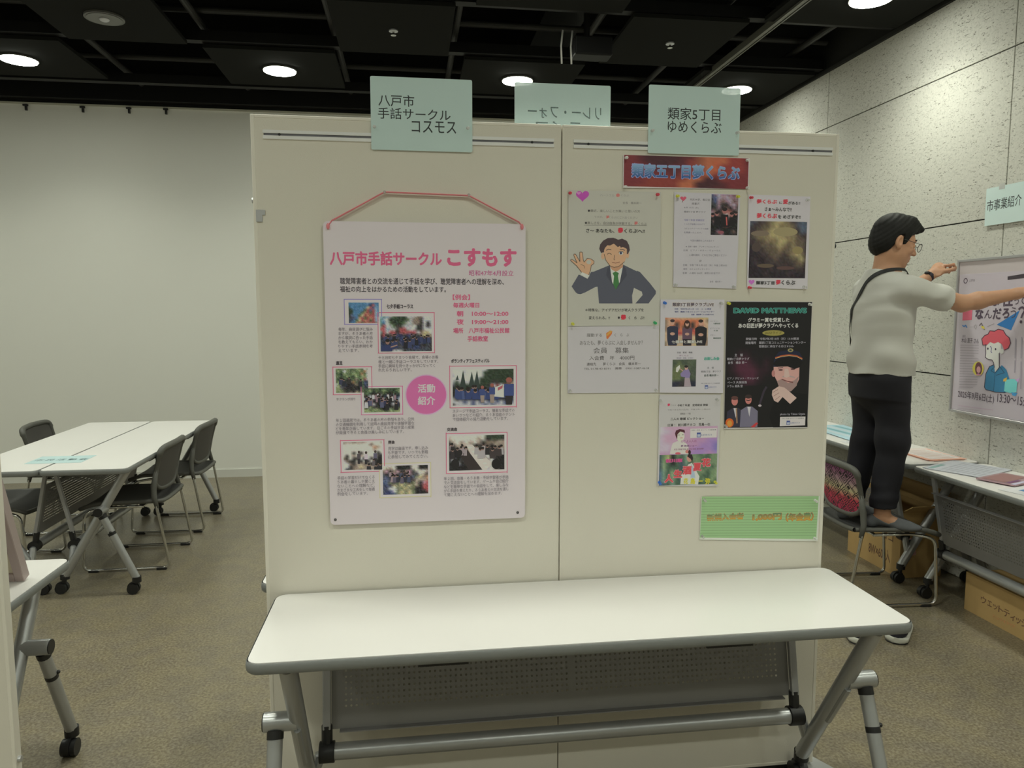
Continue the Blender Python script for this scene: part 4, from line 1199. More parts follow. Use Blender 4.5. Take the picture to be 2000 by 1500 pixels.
p.mute = 0.0
p.build('photo', f2)

# flyer with a big dark painting-like picture
f3 = sheet('flyer', 'flyer with red lettering over a large dark brown picture, beside the board edge', 'flyer', ((1462, 380), (1583, 384), (1577, 565), (1459, 561)), 1, YF_, -1, paper((190, 185, 184), 'white2'))
p = Print(1, YF_)
p.crop(1300, 360, 6.667)
def yume(box_y, tail):
    y0, y1 = box_y
    p.ell(1213, (y0 + y1) / 2 - 4, 28, 28, (226, 130, 130)); p.outlined('夢くらぶ', (1188, y0, 1448, y1), (214, 58, 72), (226, 140, 140), 0.03, 0.03)
yume((198, 252), 0); p.text('に', (1478, 224, 1518, 254), BLK, 0.02); p.outlined('愛', (1530, 196, 1592, 256), (214, 58, 72), (226, 140, 140), 0.03, 0.03); p.text('がある!!', (1596, 222, 1750, 266), BLK, 0.02)
p.text('さぁ～みんなで!!', (1290, 300, 1640, 352), BLK, 0.02)
yume((378, 442), 0); p.text('を めざすぞ!!', (1462, 398, 1756, 448), BLK, 0.02)
heart(1118, 1272, 38, 36, (190, 110, 190)); p.text('類家5丁目', (1176, 1258, 1416, 1306), BLK, 0.02); p.ell(1464, 1272, 28, 28, (226, 130, 130)); p.text('夢', (1436, 1244, 1496, 1306), (214, 58, 72), 0.04); p.text('くらぶ', (1506, 1250, 1688, 1308), BLK, 0.025)
p.build('printed_text', f3)
p.image((1090, 484, 1828, 1222), ['nnKKTtyytTKnBn', 'nKKTTtytttTnBB', 'KKTTtyyyttTKBn', 'KTtttyyytttTKK', 'KKTTtttyyttTTK', 'kKKTTTtytTtTTK', 'kkKKTTTtTTtyTK', 'kkkKKTTTKTtytK', 'kKkkKKTKKKTTyT', 'kkKkkKKKKKKTTK', 'kkkkkKkKkkKKKk', 'kkkkKkkkkKkkkk', 'kkkkkkkkkkkkkk'], dict(k=(44, 36, 42), K=(64, 54, 54), T=(98, 86, 70), t=(134, 120, 88), y=(168, 156, 110), n=(74, 78, 88), B=(84, 98, 112)), 9, 43)
for x, y, rx, ry, cc in ((1230, 640, 120, 36, (120, 106, 88)), (1560, 620, 160, 60, (150, 138, 100)), (1300, 1060, 110, 26, (96, 82, 66)), (1560, 1090, 120, 24, (88, 66, 62)), (1180, 820, 60, 60, (78, 66, 60)), (1720, 860, 70, 50, (140, 126, 84))):
    p.ell(x, y, rx, ry, cc, 18)
p.build('picture', f3)

# concert flyer
f4 = sheet('flyer', 'white concert flyer with a trio photo and a green kimono dancer photo', 'flyer', ((1290, 585), (1415, 585), (1412, 768), (1288, 767)), 1, YF_, -1, paper((188, 184, 186), 'white3'))
p = Print(1, YF_)
p.crop(1270, 570, 7.5)
NV = (74, 78, 124)
p.outlined('類家5丁目夢クラブLIVE', (325, 158, 930, 214), (90, 82, 92), (200, 180, 150), 0.03, 0.01)
for s, b in (('日時　令和7年6月11日（水） 13：30 開演', (358, 240, 890, 264)), ('場所　類家5丁目コミュニケーションセンター', (356, 278, 940, 304)), ('会費　類家夢くらぶ会員￥500', (600, 322, 930, 344))):
    p.text(s, b, NV, 0.012, res=1)
for s, b in (('バイオリン', (875, 420, 1000, 440)), ('ピアノソロ', (878, 524, 1012, 546)), ('ギター', (878, 624, 950, 644))):
    p.text(s, b, (130, 126, 130), 0, res=1)
for s, b in (('七福神太郎', (922, 452, 1026, 476)), ('大 郎', (928, 556, 988, 580)), ('類家純明', (922, 666, 1034, 690))):
    p.text(s, b, (84, 104, 92), 0.012, res=1)
p.text('民謡　歌謡　舞踊', (392, 876, 616, 902), (100, 96, 100)); p.text('夢くらぶ', (425, 922, 560, 944), (150, 120, 140)); p.text('舞踊家、華麗、出演者！', (384, 960, 628, 978), (110, 104, 120))
p.outlined('お楽しみ会', (790, 954, 1010, 1000), (90, 150, 130), (120, 190, 170), 0.03, 0.03)
p.text('主　催', (832, 1096, 930, 1126), (100, 98, 100)); p.text('類家5丁目　夢クラブ', (742, 1152, 1034, 1182), (110, 108, 110)); p.text('会長 橋本昇一', (786, 1206, 1000, 1240), (78, 90, 84), 0.012)
def civic(x, y, w, nm):
    """little funding strip: a line of small print, a blue block, a word"""
    p.text('令和７年度 まちづくり支援事業', (x, y, x + w, y + w * 0.055), (96, 94, 104), 0, res=1)
    p.rect((x + w * 0.22, y + w * 0.13, x + w * 0.38, y + w * 0.32), (70, 84, 138)); p.rect((x + w * 0.24, y + w * 0.20, x + w * 0.36, y + w * 0.30), (170, 176, 200))
    p.text('わがまちづくり', (x + w * 0.40, y + w * 0.18, x + w * 0.82, y + w * 0.27), (92, 98, 140), 0.01, res=1)
civic(738, 1332, 278, '')
p.build('printed_text', f4)
p.mute = 0.25
p.image((216, 378, 846, 792), ['oppptttttyyy', 'TcoooooooocT', 'TcoKoooKooct', 'TconoKoKonct', 'TcorooorooTt', 'tcorrooorott', 'tctttttttttt', 'ttttttttyytT', 'TtttttttyttT', 'TtttttttyttT'], dict(PAL, o=(208, 104, 58), c=(205, 150, 110), p=(200, 150, 120), t=(190, 160, 120)), 8, 44)
for x, y, s, body, hr in ((325, 450, 1.0, (44, 46, 66), (60, 46, 46)), (540, 470, 0.9, (96, 68, 84), (66, 38, 30)), (740, 455, 1.05, (34, 32, 36), (52, 42, 38))):
    p.poly([(x - 80 * s, y + 75 * s), (x - 35 * s, y + 50 * s), (x + 35 * s, y + 50 * s), (x + 85 * s, y + 75 * s), (x + 80 * s, 700), (x + 62 * s, 788), (x - 62 * s, 788), (x - 78 * s, 700)], body)
    if s < 1:
        p.ell(x, y + 10, 46, 66, hr); p.poly([(x - 62, 690), (x + 62, 690), (x + 62, 788), (x - 62, 788)], (40, 34, 44))
    p.ell(x, y, 30 * s, 40 * s, (196, 140, 110)); p.ell(x, y - 26 * s, 34 * s, 22 * s, hr); p.ell(x, y + 165 * s, 36 * s, 22 * s, (190, 136, 108))
p.mute = 0.0
p.outlined('七福神と類家LIVE', (312, 708, 760, 754), (214, 212, 214), (90, 70, 70), 0.03, 0.04)
p.mute = 0.0
p.build('photo', f4)
p.mute = 0.25
p.image((324, 992, 670, 1388), ['GgGGGggg', 'GGeGGggG', 'GeeeGgGG', 'eeeeeGGG', 'eeeeGGgG', 'eeeGGGGG', 'nnnKKnnn', 'nnKKKKnn'], dict(PAL, g=(80, 92, 66), G=(66, 78, 58), e=(96, 108, 60), n=(40, 42, 62)), 7, 45)
p.poly([(480, 1160), (510, 1130), (560, 1130), (590, 1200), (575, 1260), (600, 1385), (495, 1385), (510, 1250), (450, 1240), (440, 1200)], (128, 112, 158)); p.poly([(505, 1260), (575, 1260), (600, 1385), (495, 1385)], (158, 138, 142))
p.ell(528, 1115, 24, 30, (190, 140, 120)); p.ell(526, 1094, 26, 18, (40, 32, 34)); p.poly([(375, 1170), (380, 1110), (430, 1070), (440, 1110), (400, 1180)], (196, 190, 204)); p.line([(430, 1120), (480, 1160)], 12, (190, 140, 120))
p.build('photo', f4)

# black jazz concert poster
f5 = sheet('concert_poster', 'black jazz concert poster with a bearded man in a cap', 'poster', ((1419, 587), (1587, 590), (1577, 836), (1414, 838)), 1, YF_, -1, paper((182, 178, 168), 'white4'))
p = Print(1, YF_)
p.crop(1400, 570, 5.455)
p.poly([(105, 104), (1015, 110), (962, 1440), (78, 1448)], (26, 25, 26))
p.image((98, 590, 600, 1000), ['aaaaaaaa', 'aabbaaaa', 'abccbaba', 'abcccbba', 'aabccbaa', 'aaabbaaa'], dict(a=(27, 25, 27), b=(48, 30, 38), c=(78, 38, 54)), 2, 46)
p.build('printed_design', f5)
p.outlined('DAVID MATTHEWS', (178, 172, 958, 226), (52, 118, 104), (104, 186, 166), 0.05, 0.03)
WH = (206, 202, 202)
p.outlined('グラミー賞を受賞した', (332, 276, 772, 322), WH, (96, 88, 92), 0.03, 0.03)
p.outlined('あの巨匠が夢クラブへやってくる', (230, 334, 866, 384), WH, (96, 88, 92), 0.03, 0.03)
p.ell(602, 438, 118, 30, (150, 140, 74)); p.text('JAZZライブ', (510, 420, 690, 456), (96, 88, 40), 0.02)
for s, b in (('開催日時　令和7年7月13日（日）13:30開演', (310, 486, 872, 514)), ('開催場所　類家5丁目コミュニケーションセンター', (306, 526, 946, 556)), ('懇親会に参加する方は￥500-', (448, 566, 820, 594)), ('主　催', (188, 658, 276, 688)), ('類家5丁目夢クラブ', (108, 700, 344, 728)), ('会長　橋本 昇一', (116, 740, 320, 768)), ('ピアノ デビット・マシューズ', (112, 908, 444, 934)), ('ベース 久保田浩', (112, 950, 318, 978)), ('ドラム 相馬 登', (114, 990, 274, 1018))):
    p.text(s, b, (180, 176, 178), 0.008, res=1)
p.text('photo by Takao Ogata', (672, 1290, 938, 1318), (170, 166, 170), 0.006)
p.build('printed_text', f5)
# the portrait: a man in a peaked cap, chin on hand
SK = (196, 152, 140)
p.poly([(600, 1445), (560, 1330), (600, 1180), (700, 1060), (960, 1090), (966, 1440)], (18, 18, 20))
p.poly([(605, 800), (880, 790), (876, 930), (840, 1010), (770, 1050), (690, 1020), (640, 950), (605, 880)], SK)
p.poly([(640, 950), (690, 930), (760, 970), (830, 940), (872, 900), (850, 1000), (790, 1060), (720, 1060), (660, 1010)], (152, 126, 118))
p.line([(690, 930), (740, 950), (812, 965)], 10, (110, 60, 56)); p.line([(700, 905), (760, 895), (830, 912)], 12, (170, 150, 142))
p.poly([(722, 820), (760, 820), (776, 900), (740, 918), (716, 902)], (214, 170, 156)); p.ell(680, 832, 24, 9, (88, 58, 58)); p.ell(810, 822, 24, 9, (88, 58, 58)); p.line([(650, 812), (705, 806)], 9, (110, 84, 80)); p.line([(785, 798), (840, 800)], 9, (110, 84, 80))
p.ell(602, 870, 18, 36, (176, 120, 112))
p.poly([(600, 800), (612, 700), (660, 640), (780, 612), (880, 640), (915, 710), (895, 790), (760, 770)], (30, 34, 54)); p.poly([(596, 770), (640, 716), (760, 690), (880, 706), (912, 740), (890, 800), (830, 822), (740, 790), (640, 800)], (20, 19, 22))
p.line([(622, 704), (690, 682), (770, 672), (850, 682), (910, 712)], 14, (170, 84, 50)); p.line([(622, 710), (690, 690), (770, 680), (850, 690), (908, 720)], 5, (210, 170, 110)); p.ell(784, 622, 30, 20, (150, 140, 90)); p.ell(784, 622, 14, 9, (40, 44, 60))
p.poly([(590, 1050), (660, 1005), (720, 1020), (770, 1060), (850, 1130), (780, 1195), (700, 1120), (650, 1180), (610, 1160), (586, 1100)], (206, 170, 156))
for a_, b_ in (((600, 1070), (650, 1040)), ((606, 1110), (662, 1075)), ((622, 1150), (674, 1110))):
    p.line([a_, b_], 5, (150, 106, 98))
p.build('portrait', f5)
for x, y, jk, hr in ((190, 1165, (52, 50, 62), (90, 60, 54)), (336, 1150, (112, 108, 122), (56, 44, 42))):
    p.poly([(x - 92, 1440), (x - 80, y + 110), (x - 20, y + 72), (x + 40, y + 72), (x + 100, y + 120), (x + 96, 1440)], jk); p.poly([(x - 12, y + 74), (x + 26, y + 74), (x + 10, y + 180)], (190, 186, 190))
    p.ell(x, y, 34, 46, (190, 120, 110)); p.ell(x, y - 34, 36, 22, hr)
p.line([(310, 1152), (338, 1158), (362, 1150)], 9, (30, 26, 28)); p.line([(208, 1240), (214, 1400)], 14, (150, 120, 90)); p.line([(455, 1200), (500, 1060), (530, 1010)], 22, (58, 50, 60)); p.ell(458, 1212, 18, 12, (180, 170, 170)); p.poly([(360, 1440), (420, 1390), (440, 1400), (400, 1444)], (180, 60, 60))
p.ell(135, 1395, 44, 48, (206, 96, 40)); p.ell(135, 1402, 26, 34, (226, 140, 60))
p.build('musicians', f5)
p.poly([(674, 1332), (944, 1328), (940, 1422), (670, 1432)], (196, 190, 182)); civic(690, 1342, 236, '')
p.build('funding_strip', f5)

# enka flyer
f6 = sheet('flyer', 'flyer with a pink sky and a bamboo grove picture, lowest of the white flyers', 'flyer', ((1288, 771), (1408, 771), (1402, 950), (1284, 949)), 1, YF_, -1, paper((180, 177, 170), 'white5'))
p = Print(1, YF_)
p.crop(1270, 760, 7.5)
p.ell(272, 230, 18, 19, (222, 130, 140)); p.text('夢', (254, 212, 290, 250), (206, 50, 84), 0.04); p.text('くらぶ', (300, 226, 376, 248), (100, 96, 96)); p.text('令和７年度　定時総会 開催', (398, 218, 844, 252), BLK, 0.015)
p.text('令和７年６月９日(月)　午後１時～３時30分', (256, 288, 880, 314), (140, 136, 134)); p.text('懇親会・７階', (440, 346, 590, 372), (120, 116, 114))
p.text('二人の 歌謡 ビックショー', (296, 414, 788, 452), BLK, 0.018); p.text('出演 ： 前川原チカコ　花島一也', (254, 500, 876, 542), BLK, 0.012)
p.build('printed_text', f6)
p.image((145, 548, 980, 955), ['wpppppppp', 'wWppppppp', 'Wppppqqqq', 'Wppppqqvv', 'WWpqqqvvb', 'WWqqqvvvb', 'qqqqvvvqv'], dict(w=(190, 186, 186), W=(184, 170, 180), p=(186, 152, 170), q=(176, 136, 166), v=(156, 126, 172), b=(118, 112, 168)), 2, 47)
p.poly([(285, 950), (310, 840), (330, 790), (400, 760), (500, 770), (560, 830), (560, 950)], (196, 192, 180)); p.ell(440, 690, 62, 76, (214, 196, 176)); p.poly([(362, 650), (378, 606), (430, 585), (500, 596), (512, 640), (440, 620), (400, 660), (392, 740), (372, 690)], (78, 38, 46)); p.ell(420, 672, 10, 5, (60, 40, 44)); p.ell(478, 668, 9, 5, (60, 40, 44)); p.line([(440, 716), (474, 714)], 8, (190, 90, 90)); p.ell(540, 915, 26, 26, (190, 120, 110)); p.ell(575, 925, 20, 34, (52, 40, 40)); p.ell(405, 940, 40, 16, (196, 90, 100))
p.text('とこよ人人の', (452, 742, 676, 782), (150, 92, 130), 0.01); p.text('夢 歌謡ショー', (448, 818, 682, 842), (120, 84, 120), 0.02); p.text('KO MAE MA KON NO SHOW', (352, 866, 782, 890), (130, 84, 110), 0.01)
p.rect((585, 575, 975, 712), (200, 192, 192)); civic(600, 588, 366, '')
p.build('pink_picture', f6)
p.mute = 0.25
p.image((132, 955, 975, 1400), ['ngykgGmggGgGeg', 'ngykGGmgegGGge', 'nlGkGnmGegGgeg', 'nlGGGnGGmgGgGe', 'bmGlGGnGmgeGgl', 'bmGlGGnGGgGGgl', 'bmGmGnGGGGgGlG', 'bnGmGGGGGGGGGg'], dict(PAL, n=(52, 74, 84), m=(104, 140, 112), g=(100, 132, 82), G=(62, 92, 66), b=(60, 90, 130), l=(124, 150, 100), e=(112, 134, 92), y=(160, 160, 90)), 8, 48)
p.ell(575, 1010, 42, 56, (190, 130, 104)); p.poly([(540, 985), (560, 950), (610, 955), (628, 1010), (615, 1070), (590, 1020)], (46, 36, 36)); p.poly([(440, 1395), (450, 1270), (560, 1100), (610, 1080), (720, 1280), (700, 1395)], (196, 192, 204)); p.poly([(600, 1090), (640, 1180), (660, 1300), (590, 1300)], (150, 170, 190))
p.mute = 0.12
for ch, x, y, sz in (('人', 275, 1310, 66), ('生', 405, 1240, 62), ('酒', 540, 1190, 66), ('夏', 690, 1140, 62), ('花', 820, 1075, 66)):
    p.outlined(ch, (x - sz, y - sz * 0.95, x + sz * 0.95, y + sz * 0.9), (214, 66, 70), (222, 140, 140), 0.05, 0.03)
p.outlined('前川原', (226, 1020, 470, 1072), (200, 60, 120), (210, 130, 160), 0.04, 0.02)
for ch, x, sz in (('花', 520, 42), ('島', 622, 44), ('一', 736, 38), ('弥', 840, 46)):
    p.text(ch, (x - sz * .8, 1345 - (sz if ch != '一' else 8), x + sz * .8, 1345 + (sz if ch != '一' else 8)), (206, 188, 40), 0.03)
p.build('bamboo_picture', f6)
p.mute = 0.0

# green fee strip
f7 = sheet('banner', 'light green striped banner with the yearly fee, lowest on the board', 'banner', ((1370, 971), (1602, 969), (1597, 1057), (1366, 1054)), 1, YF_, -1, paper((192, 196, 176), 'white6'))
p = Print(1, YF_)
p.poly([(1371, 970), (1599, 969), (1594, 1053), (1367, 1050)], (142, 176, 122))
for i in range(15):
    y = 973 + i * 5.2
    p.poly([(1371 - i * .25, y), (1598 - i * .3, y - 0.8), (1598 - i * .3, y + 0.4), (1371 - i * .25, y + 1.2)], (126, 160, 110))
p.build('printed_stripes', f7)
for s, b in (('新規入会者', (1381, 1003, 1452, 1016)), ('1,000円', (1470, 1003, 1526, 1016)), ('（年会費）', (1535, 1002, 1588, 1017))):
    p.outlined(s, b, (40, 120, 92), (176, 92, 46), 0.035, 0.035, (206, 150, 50))
p.build('printed_text', f7)

# push pins
Wp, Yp, Rp, Gp, Bp = (214, 208, 204), (206, 192, 60), (204, 56, 66), (50, 140, 84), (44, 92, 172)
for u, v, cc, lab in (
    (1224, 307, Wp, 'white push pin in the red banner, upper corner towards the board gap'), (1461, 312, Wp, 'white push pin in the red banner, upper corner towards the textured wall'),
    (1222, 364, Wp, 'white push pin in the red banner, lower corner towards the board gap'), (1461, 366, Wp, 'white push pin in the red banner, lower corner towards the textured wall'),
    (1114, 376, Rp, 'red push pin by the purple heart of the winking man flyer'), (1285, 379, Rp, 'red push pin in the winking man flyer, below the red banner'),
    (1119, 632, Yp, 'yellow push pin at the lower corner of the winking man flyer'), (1280, 630, Gp, 'green push pin at the lower corner of the winking man flyer'),
    (1324, 382, Yp, 'yellow push pin by the small heart of the invitation sheet'), (1442, 383, Yp, 'yellow push pin over the photo of the invitation sheet'),
    (1468, 385, Rp, 'red push pin at the top of the brown picture flyer'), (1465, 561, Rp, 'red push pin at the bottom of the brown picture flyer'),
    (1299, 591, Bp, 'blue push pin at the top of the concert flyer with the trio'), (1424, 592, Yp, 'yellow push pin at the top of the black concert poster'),
    (1583, 594, Wp, 'white push pin at the top of the black concert poster'), (1289, 943, Bp, 'blue push pin at the bottom of the bamboo grove flyer'),
    (1398, 942, Yp, 'yellow push pin at the bottom of the bamboo grove flyer'), (1594, 978, Wp, 'white push pin at the top of the green striped banner'), (1593, 1052, Wp, 'white push pin at the bottom of the green striped banner')):
    pin(u, v, cc, lab)
for u, v, lab in ((1320, 556, 'clear push pin at the lower corner of the invitation sheet, towards the winking man'), (1434, 560, 'clear push pin at the lower corner of the invitation sheet, towards the brown picture'),
    (1578, 390, 'clear push pin at the top of the brown picture flyer, towards the board edge'), (1572, 560, 'clear push pin at the bottom of the brown picture flyer, towards the board edge'), (1409, 592, 'clear push pin at the top of the trio concert flyer'),
    (1291, 783, 'clear push pin at the top of the bamboo grove flyer, towards the membership sheet'), (1401, 780, 'clear push pin at the top of the bamboo grove flyer, towards the black poster'),
    (1114, 763, 'clear push pin at the bottom of the membership sheet, by the board gap'), (1282, 762, 'clear push pin at the bottom of the membership sheet, by the trio flyer'), (1377, 977, 'clear push pin at the upper corner of the green striped banner'), (1373, 1048, 'clear push pin at the lower corner of the green striped banner'), (1418, 832, 'clear push pin at the bottom of the black concert poster')):
    pin(u, v, None, lab)
# ------------------------------------------------------------------ cartons under the tables
def carton(label, x0, x1, y0, y1, h, open_top):
    c = thing('cardboard_box', label, 'cardboard box', ((x0 + x1) / 2, (y0 + y1) / 2, 0), 0, 'cardboard boxes under the wall tables')
    a, b = (x1 - x0) / 2, (y1 - y0) / 2
    t = 0.005
    bm = newbm()
    add_box(bm, (-a, -b, 0.0), (a, b, t))
    for lo, hi in (((-a, -b, t), (-a + t, b, h)), ((a - t, -b, t), (a, b, h)), ((-a + t, -b, t), (a - t, -b + t, h)), ((-a + t, b - t, t), (a - t, b, h))):
        add_box(bm, lo, hi)
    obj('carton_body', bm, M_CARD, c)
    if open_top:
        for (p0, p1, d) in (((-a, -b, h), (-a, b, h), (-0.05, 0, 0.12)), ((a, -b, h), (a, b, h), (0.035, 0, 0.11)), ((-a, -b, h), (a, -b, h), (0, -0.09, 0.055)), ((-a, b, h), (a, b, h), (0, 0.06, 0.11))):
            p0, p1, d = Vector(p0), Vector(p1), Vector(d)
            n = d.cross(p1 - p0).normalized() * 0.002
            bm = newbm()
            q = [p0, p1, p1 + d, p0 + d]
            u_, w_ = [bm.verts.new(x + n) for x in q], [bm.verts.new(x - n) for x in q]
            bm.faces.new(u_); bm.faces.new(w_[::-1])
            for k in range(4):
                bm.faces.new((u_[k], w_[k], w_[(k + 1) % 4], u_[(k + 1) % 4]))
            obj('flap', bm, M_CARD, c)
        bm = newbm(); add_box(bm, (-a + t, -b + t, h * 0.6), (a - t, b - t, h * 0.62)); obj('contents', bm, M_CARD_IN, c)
    else:
        for s in (-1, 1):
            bm = newbm(); add_box(bm, (-a if s < 0 else 0.001, -b, h), (-0.001 if s < 0 else a, b, h + 0.004)); obj('flap', bm, M_CARD, c)
    return c
BX = 2.842
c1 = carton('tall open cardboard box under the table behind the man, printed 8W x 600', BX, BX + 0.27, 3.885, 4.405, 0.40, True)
p = Print(0, BX, lvl=0.30)
p.text('8W×600入', (1696, 1066, 1739, 1090), (62, 44, 30), 0.02); p.text('ロコ', (1722, 1040, 1745, 1054), (62, 44, 30), 0.02)
p.build('printed_marks', c1)
q = Print(1, 3.885, lvl=0.30)
q.poly([(1766, 1052), (1790, 1050), (1789, 1084), (1765, 1088)], (126, 100, 92)); q.ell(1777, 1064, 8, 10, (40, 48, 50)); q.ell(1778, 1067, 5.5, 7, (150, 120, 110)); q.ell(1777, 1080, 8, 4, (130, 54, 64))
q.build('printed_portrait', c1)
c2 = carton('low cardboard box of wet tissues under the table with brochures', 2.898, 3.16, 2.72, 3.43, 0.20, False)
p = Print(0, 2.898, lvl=0.30)
for ch, u, v, s_ in (('ウ', 1921, 1172, 7), ('ェ', 1933, 1179, 5.5), ('ッ', 1944, 1186, 5.5), ('ト', 1955, 1191, 6.5), ('テ', 1966, 1198, 7.5), ('ィ', 1978, 1207, 6), ('ッ', 1989, 1213, 6), ('シ', 2001, 1218, 8), ('ュ', 2014, 1227, 7)):
    p.text(ch, (u - s_ * .8, v - s_, u + s_ * .8, v + s_), (70, 50, 34), 0.015)
for ch, u, v in (('ハ', 1942, 1204), ('ン', 1949, 1207.5), ('デ', 1956, 1211), ('ィ', 1962, 1214), ('タ', 1968, 1217), ('イ', 1974, 1220), ('プ', 1980, 1223)):
    p.text(ch, (u - 3, v - 3.4, u + 3, v + 3.4), (126, 84, 52), 0.0, res=1)
p.build('printed_marks', c2)

# ------------------------------------------------------------------ the man's shoes on the floor
def shoe(label, loc, rz, mirror):
    s = thing('sneaker', label, 'shoe', loc, rz, 'navy sneakers on the floor')
    L = 0.30
    def half(t):
        w = 0.042 + 0.011 * math.sin(PI * min(1, t * 1.05)) + 0.008 * max(0, t - 0.4) * (1.0 if t < 0.8 else (1 - t) / 0.2)
        if t < 0.12:
            w *= math.sqrt(max(0, 1 - ((0.12 - t) / 0.125) ** 2))
        if t > 0.8:
            w *= math.sqrt(max(0, 1 - ((t - 0.8) / 0.203) ** 2))
        return max(w, 0.003)
    def mid(t):
        return mirror * 0.012 * max(0, t - 0.45) * 2
    N, K = 22, 16
    def loft(name, prof, m, par):
        bm = newbm()
        rings = []
        for i in range(N + 1):
            t = i / N
            rings.append([bm.verts.new(prof(t, 2 * PI * k / K)) for k in range(K)])
        for a, b in zip(rings, rings[1:]):
            for k in range(K):
                bm.faces.new((a[k], a[(k + 1) % K], b[(k + 1) % K], b[k]))
        bm.faces.new(rings[0][::-1]); bm.faces.new(rings[-1])
        return obj(name, bm, m, par, 60)
    def sole(t, a):
        w = half(t) + 0.005
        top = 0.034 - 0.012 * min(1, t * 1.6)
        e = 0.35
        y = mid(t) + w * math.copysign(abs(math.cos(a)) ** e, math.cos(a))
        z = 0.006 + (top - 0.006) * (0.5 + 0.5 * math.copysign(abs(math.sin(a)) ** e, math.sin(a))) + 0.012 * max(0, (t - 0.85) / 0.15) ** 2
        return ((t - 0.12) * L - 0.012 * (1 - t) * (0.5 + 0.5 * math.sin(a)) * 0.3, y, z)
    def upper(t, a):
        w = half(t)
        top = 0.085 + 0.02 * max(0, 0.18 - t) / 0.18 - 0.01 * min(1, max(0, t - 0.2) / 0.2) - 0.048 * max(0, (t - 0.42) / 0.58) ** 1.1
        cs, sn = math.cos(a), math.sin(a)
        z0 = 0.028 - 0.01 * t
        y = mid(t) + w * (0.99 - 0.28 * max(0, sn)) * math.copysign(abs(cs) ** 0.6, cs)
        return ((t - 0.12) * L, y, z0 + (top - z0) * (0.5 + 0.5 * math.copysign(abs(sn) ** 0.7, sn)))
    so = loft('sole', sole, mat('white_sole', (0.62, 0.62, 0.56), 0.6), s)
    def tread(t, a):
        x, y, z = sole(t, a)
        return (x, mid(t) + (y - mid(t)) * 0.97, 0.0 + 0.008 * (0.5 + 0.5 * math.sin(a)) + 0.012 * max(0, (t - 0.85) / 0.15) ** 2)
    loft('tread', tread, M_BLACK, so)
    up = loft('upper', upper, mat('navy_knit', (0.022, 0.022, 0.035), 0.8, bump=0.6, bscale=300), s)
    bm = newbm()
    for i in range(10):
        pass
    ring = [Vector((-0.012 + 0.052 * math.cos(a), mid(0.3) + 0.026 * math.sin(a), 0.088 + 0.012 * (-math.cos(a)))) for a in [2 * PI * i / 20 for i in range(21)]]
    add_tube(bm, ring, 0.007, 8, 0, False)
    add_disc(bm, (-0.012, mid(0.3), 0.082), 0.026)
    obj('collar', bm, M_BLACK, s, 60)
    for i in range(4):
        bm = newbm(); x = 0.055 + i * 0.024
        add_tube(bm, [(x, mid(0.5) - 0.022, 0.078 - i * 0.008), (x + 0.006, mid(0.5), 0.088 - i * 0.009), (x, mid(0.5) + 0.022, 0.078 - i * 0.008)], 0.003, 6)
        obj('lace', bm, mat('dark_lace', (0.05, 0.05, 0.07), 0.8), up, 60)
    return s
shoe('navy sneaker with a white sole, partly under the table corner, nearer the display boards', (2.105, 3.13, 0), R(70), 1)
shoe('navy sneaker with a white sole, standing free past the table corner', (2.285, 3.115, 0), R(52), -1)

# ------------------------------------------------------------------ wall sign, framed poster
XW = XR - 0.010
s4 = thing('name_sign', 'pale green sign taped to the textured wall, above the framed poster', 'sign', (XW, 3.655, 2.152), 0, 'pale green laminated name signs')
bm = newbm(); add_prism(bm, round_rect(0.30, 0.205, 0.005), lambda x, y, h: (h, x, y), -0.0008, 0.0); obj('laminated_sheet', bm, mat('pale_green_wall_sign', obs(178, 206, 188, 0.62), 0.45, coat=0.5), s4)
p = Print(0, XW - 0.0008, lvl=0.62)
for ch, u, v in (('市', 1934, 402), ('事', 1947.5, 399.5), ('業', 1961, 396.5), ('紹', 1974.5, 393.5), ('介', 1989, 390.5)):
    p.text(ch, (u - 6.3, v - 11, u + 6.3, v + 11), (44, 50, 48), 0.006)
p.build('lettering', s4)
bm = newbm(); add_box(bm, (-0.0016, 0.02, 0.085), (-0.0009, 0.06, 0.115)); obj('tape', bm, M_CLEAR, s4)

XP = XR - 0.035
FY1, FY0, FZ0, FZ1 = 3.962, 3.335, 0.985, 1.872
fp = thing('framed_poster', 'silver framed poster of a red-haired cartoon person, held by the man', 'framed poster', (XP, (FY0 + FY1) / 2, (FZ0 + FZ1) / 2))
hw, hh = (FY1 - FY0) / 2, (FZ1 - FZ0) / 2
bm = newbm()
for lo, hi in (((-0.004, -hw, -hh), (0.018, -hw + 0.014, hh)), ((-0.004, hw - 0.014, -hh), (0.018, hw, hh)), ((-0.004, -hw + 0.014, -hh), (0.018, hw - 0.014, -hh + 0.014)), ((-0.004, -hw + 0.014, hh - 0.014), (0.018, hw - 0.014, hh))):
    add_box(bm, lo, hi, 0, 0.002, 1)
obj('silver_frame', bm, mat('satin_silver', (0.50, 0.50, 0.52), 0.35, 0.6), fp)
bm = newbm(); add_box(bm, (0.004, -hw + 0.012, -hh + 0.012), (0.015, hw - 0.012, hh - 0.012)); obj('backing_board', bm, mat('poster_backing', obs(172, 164, 156, 0.62), 0.6), fp)
bm = newbm(); add_box(bm, (0.002, -hw + 0.022, -hh + 0.016), (0.0035, hw - 0.022, hh - 0.085)); obj('poster_sheet', bm, mat('poster_paper', obs(176, 168, 168, 0.62), 0.35, coat=0.3), fp)
p = Print(0, XP + 0.0019, lvl=0.60)
p.step = 0.0007
DKP, GRP = (74, 62, 72), (128, 120, 124)
p.text('○', (1882, 543, 1890, 554), DKP, 0.03); p.text('八戸市', (1893, 545, 1904, 551), DKP)
p.poly([(1968, 540), (2010, 533), (2010, 542), (1968, 547)], (60, 54, 58))
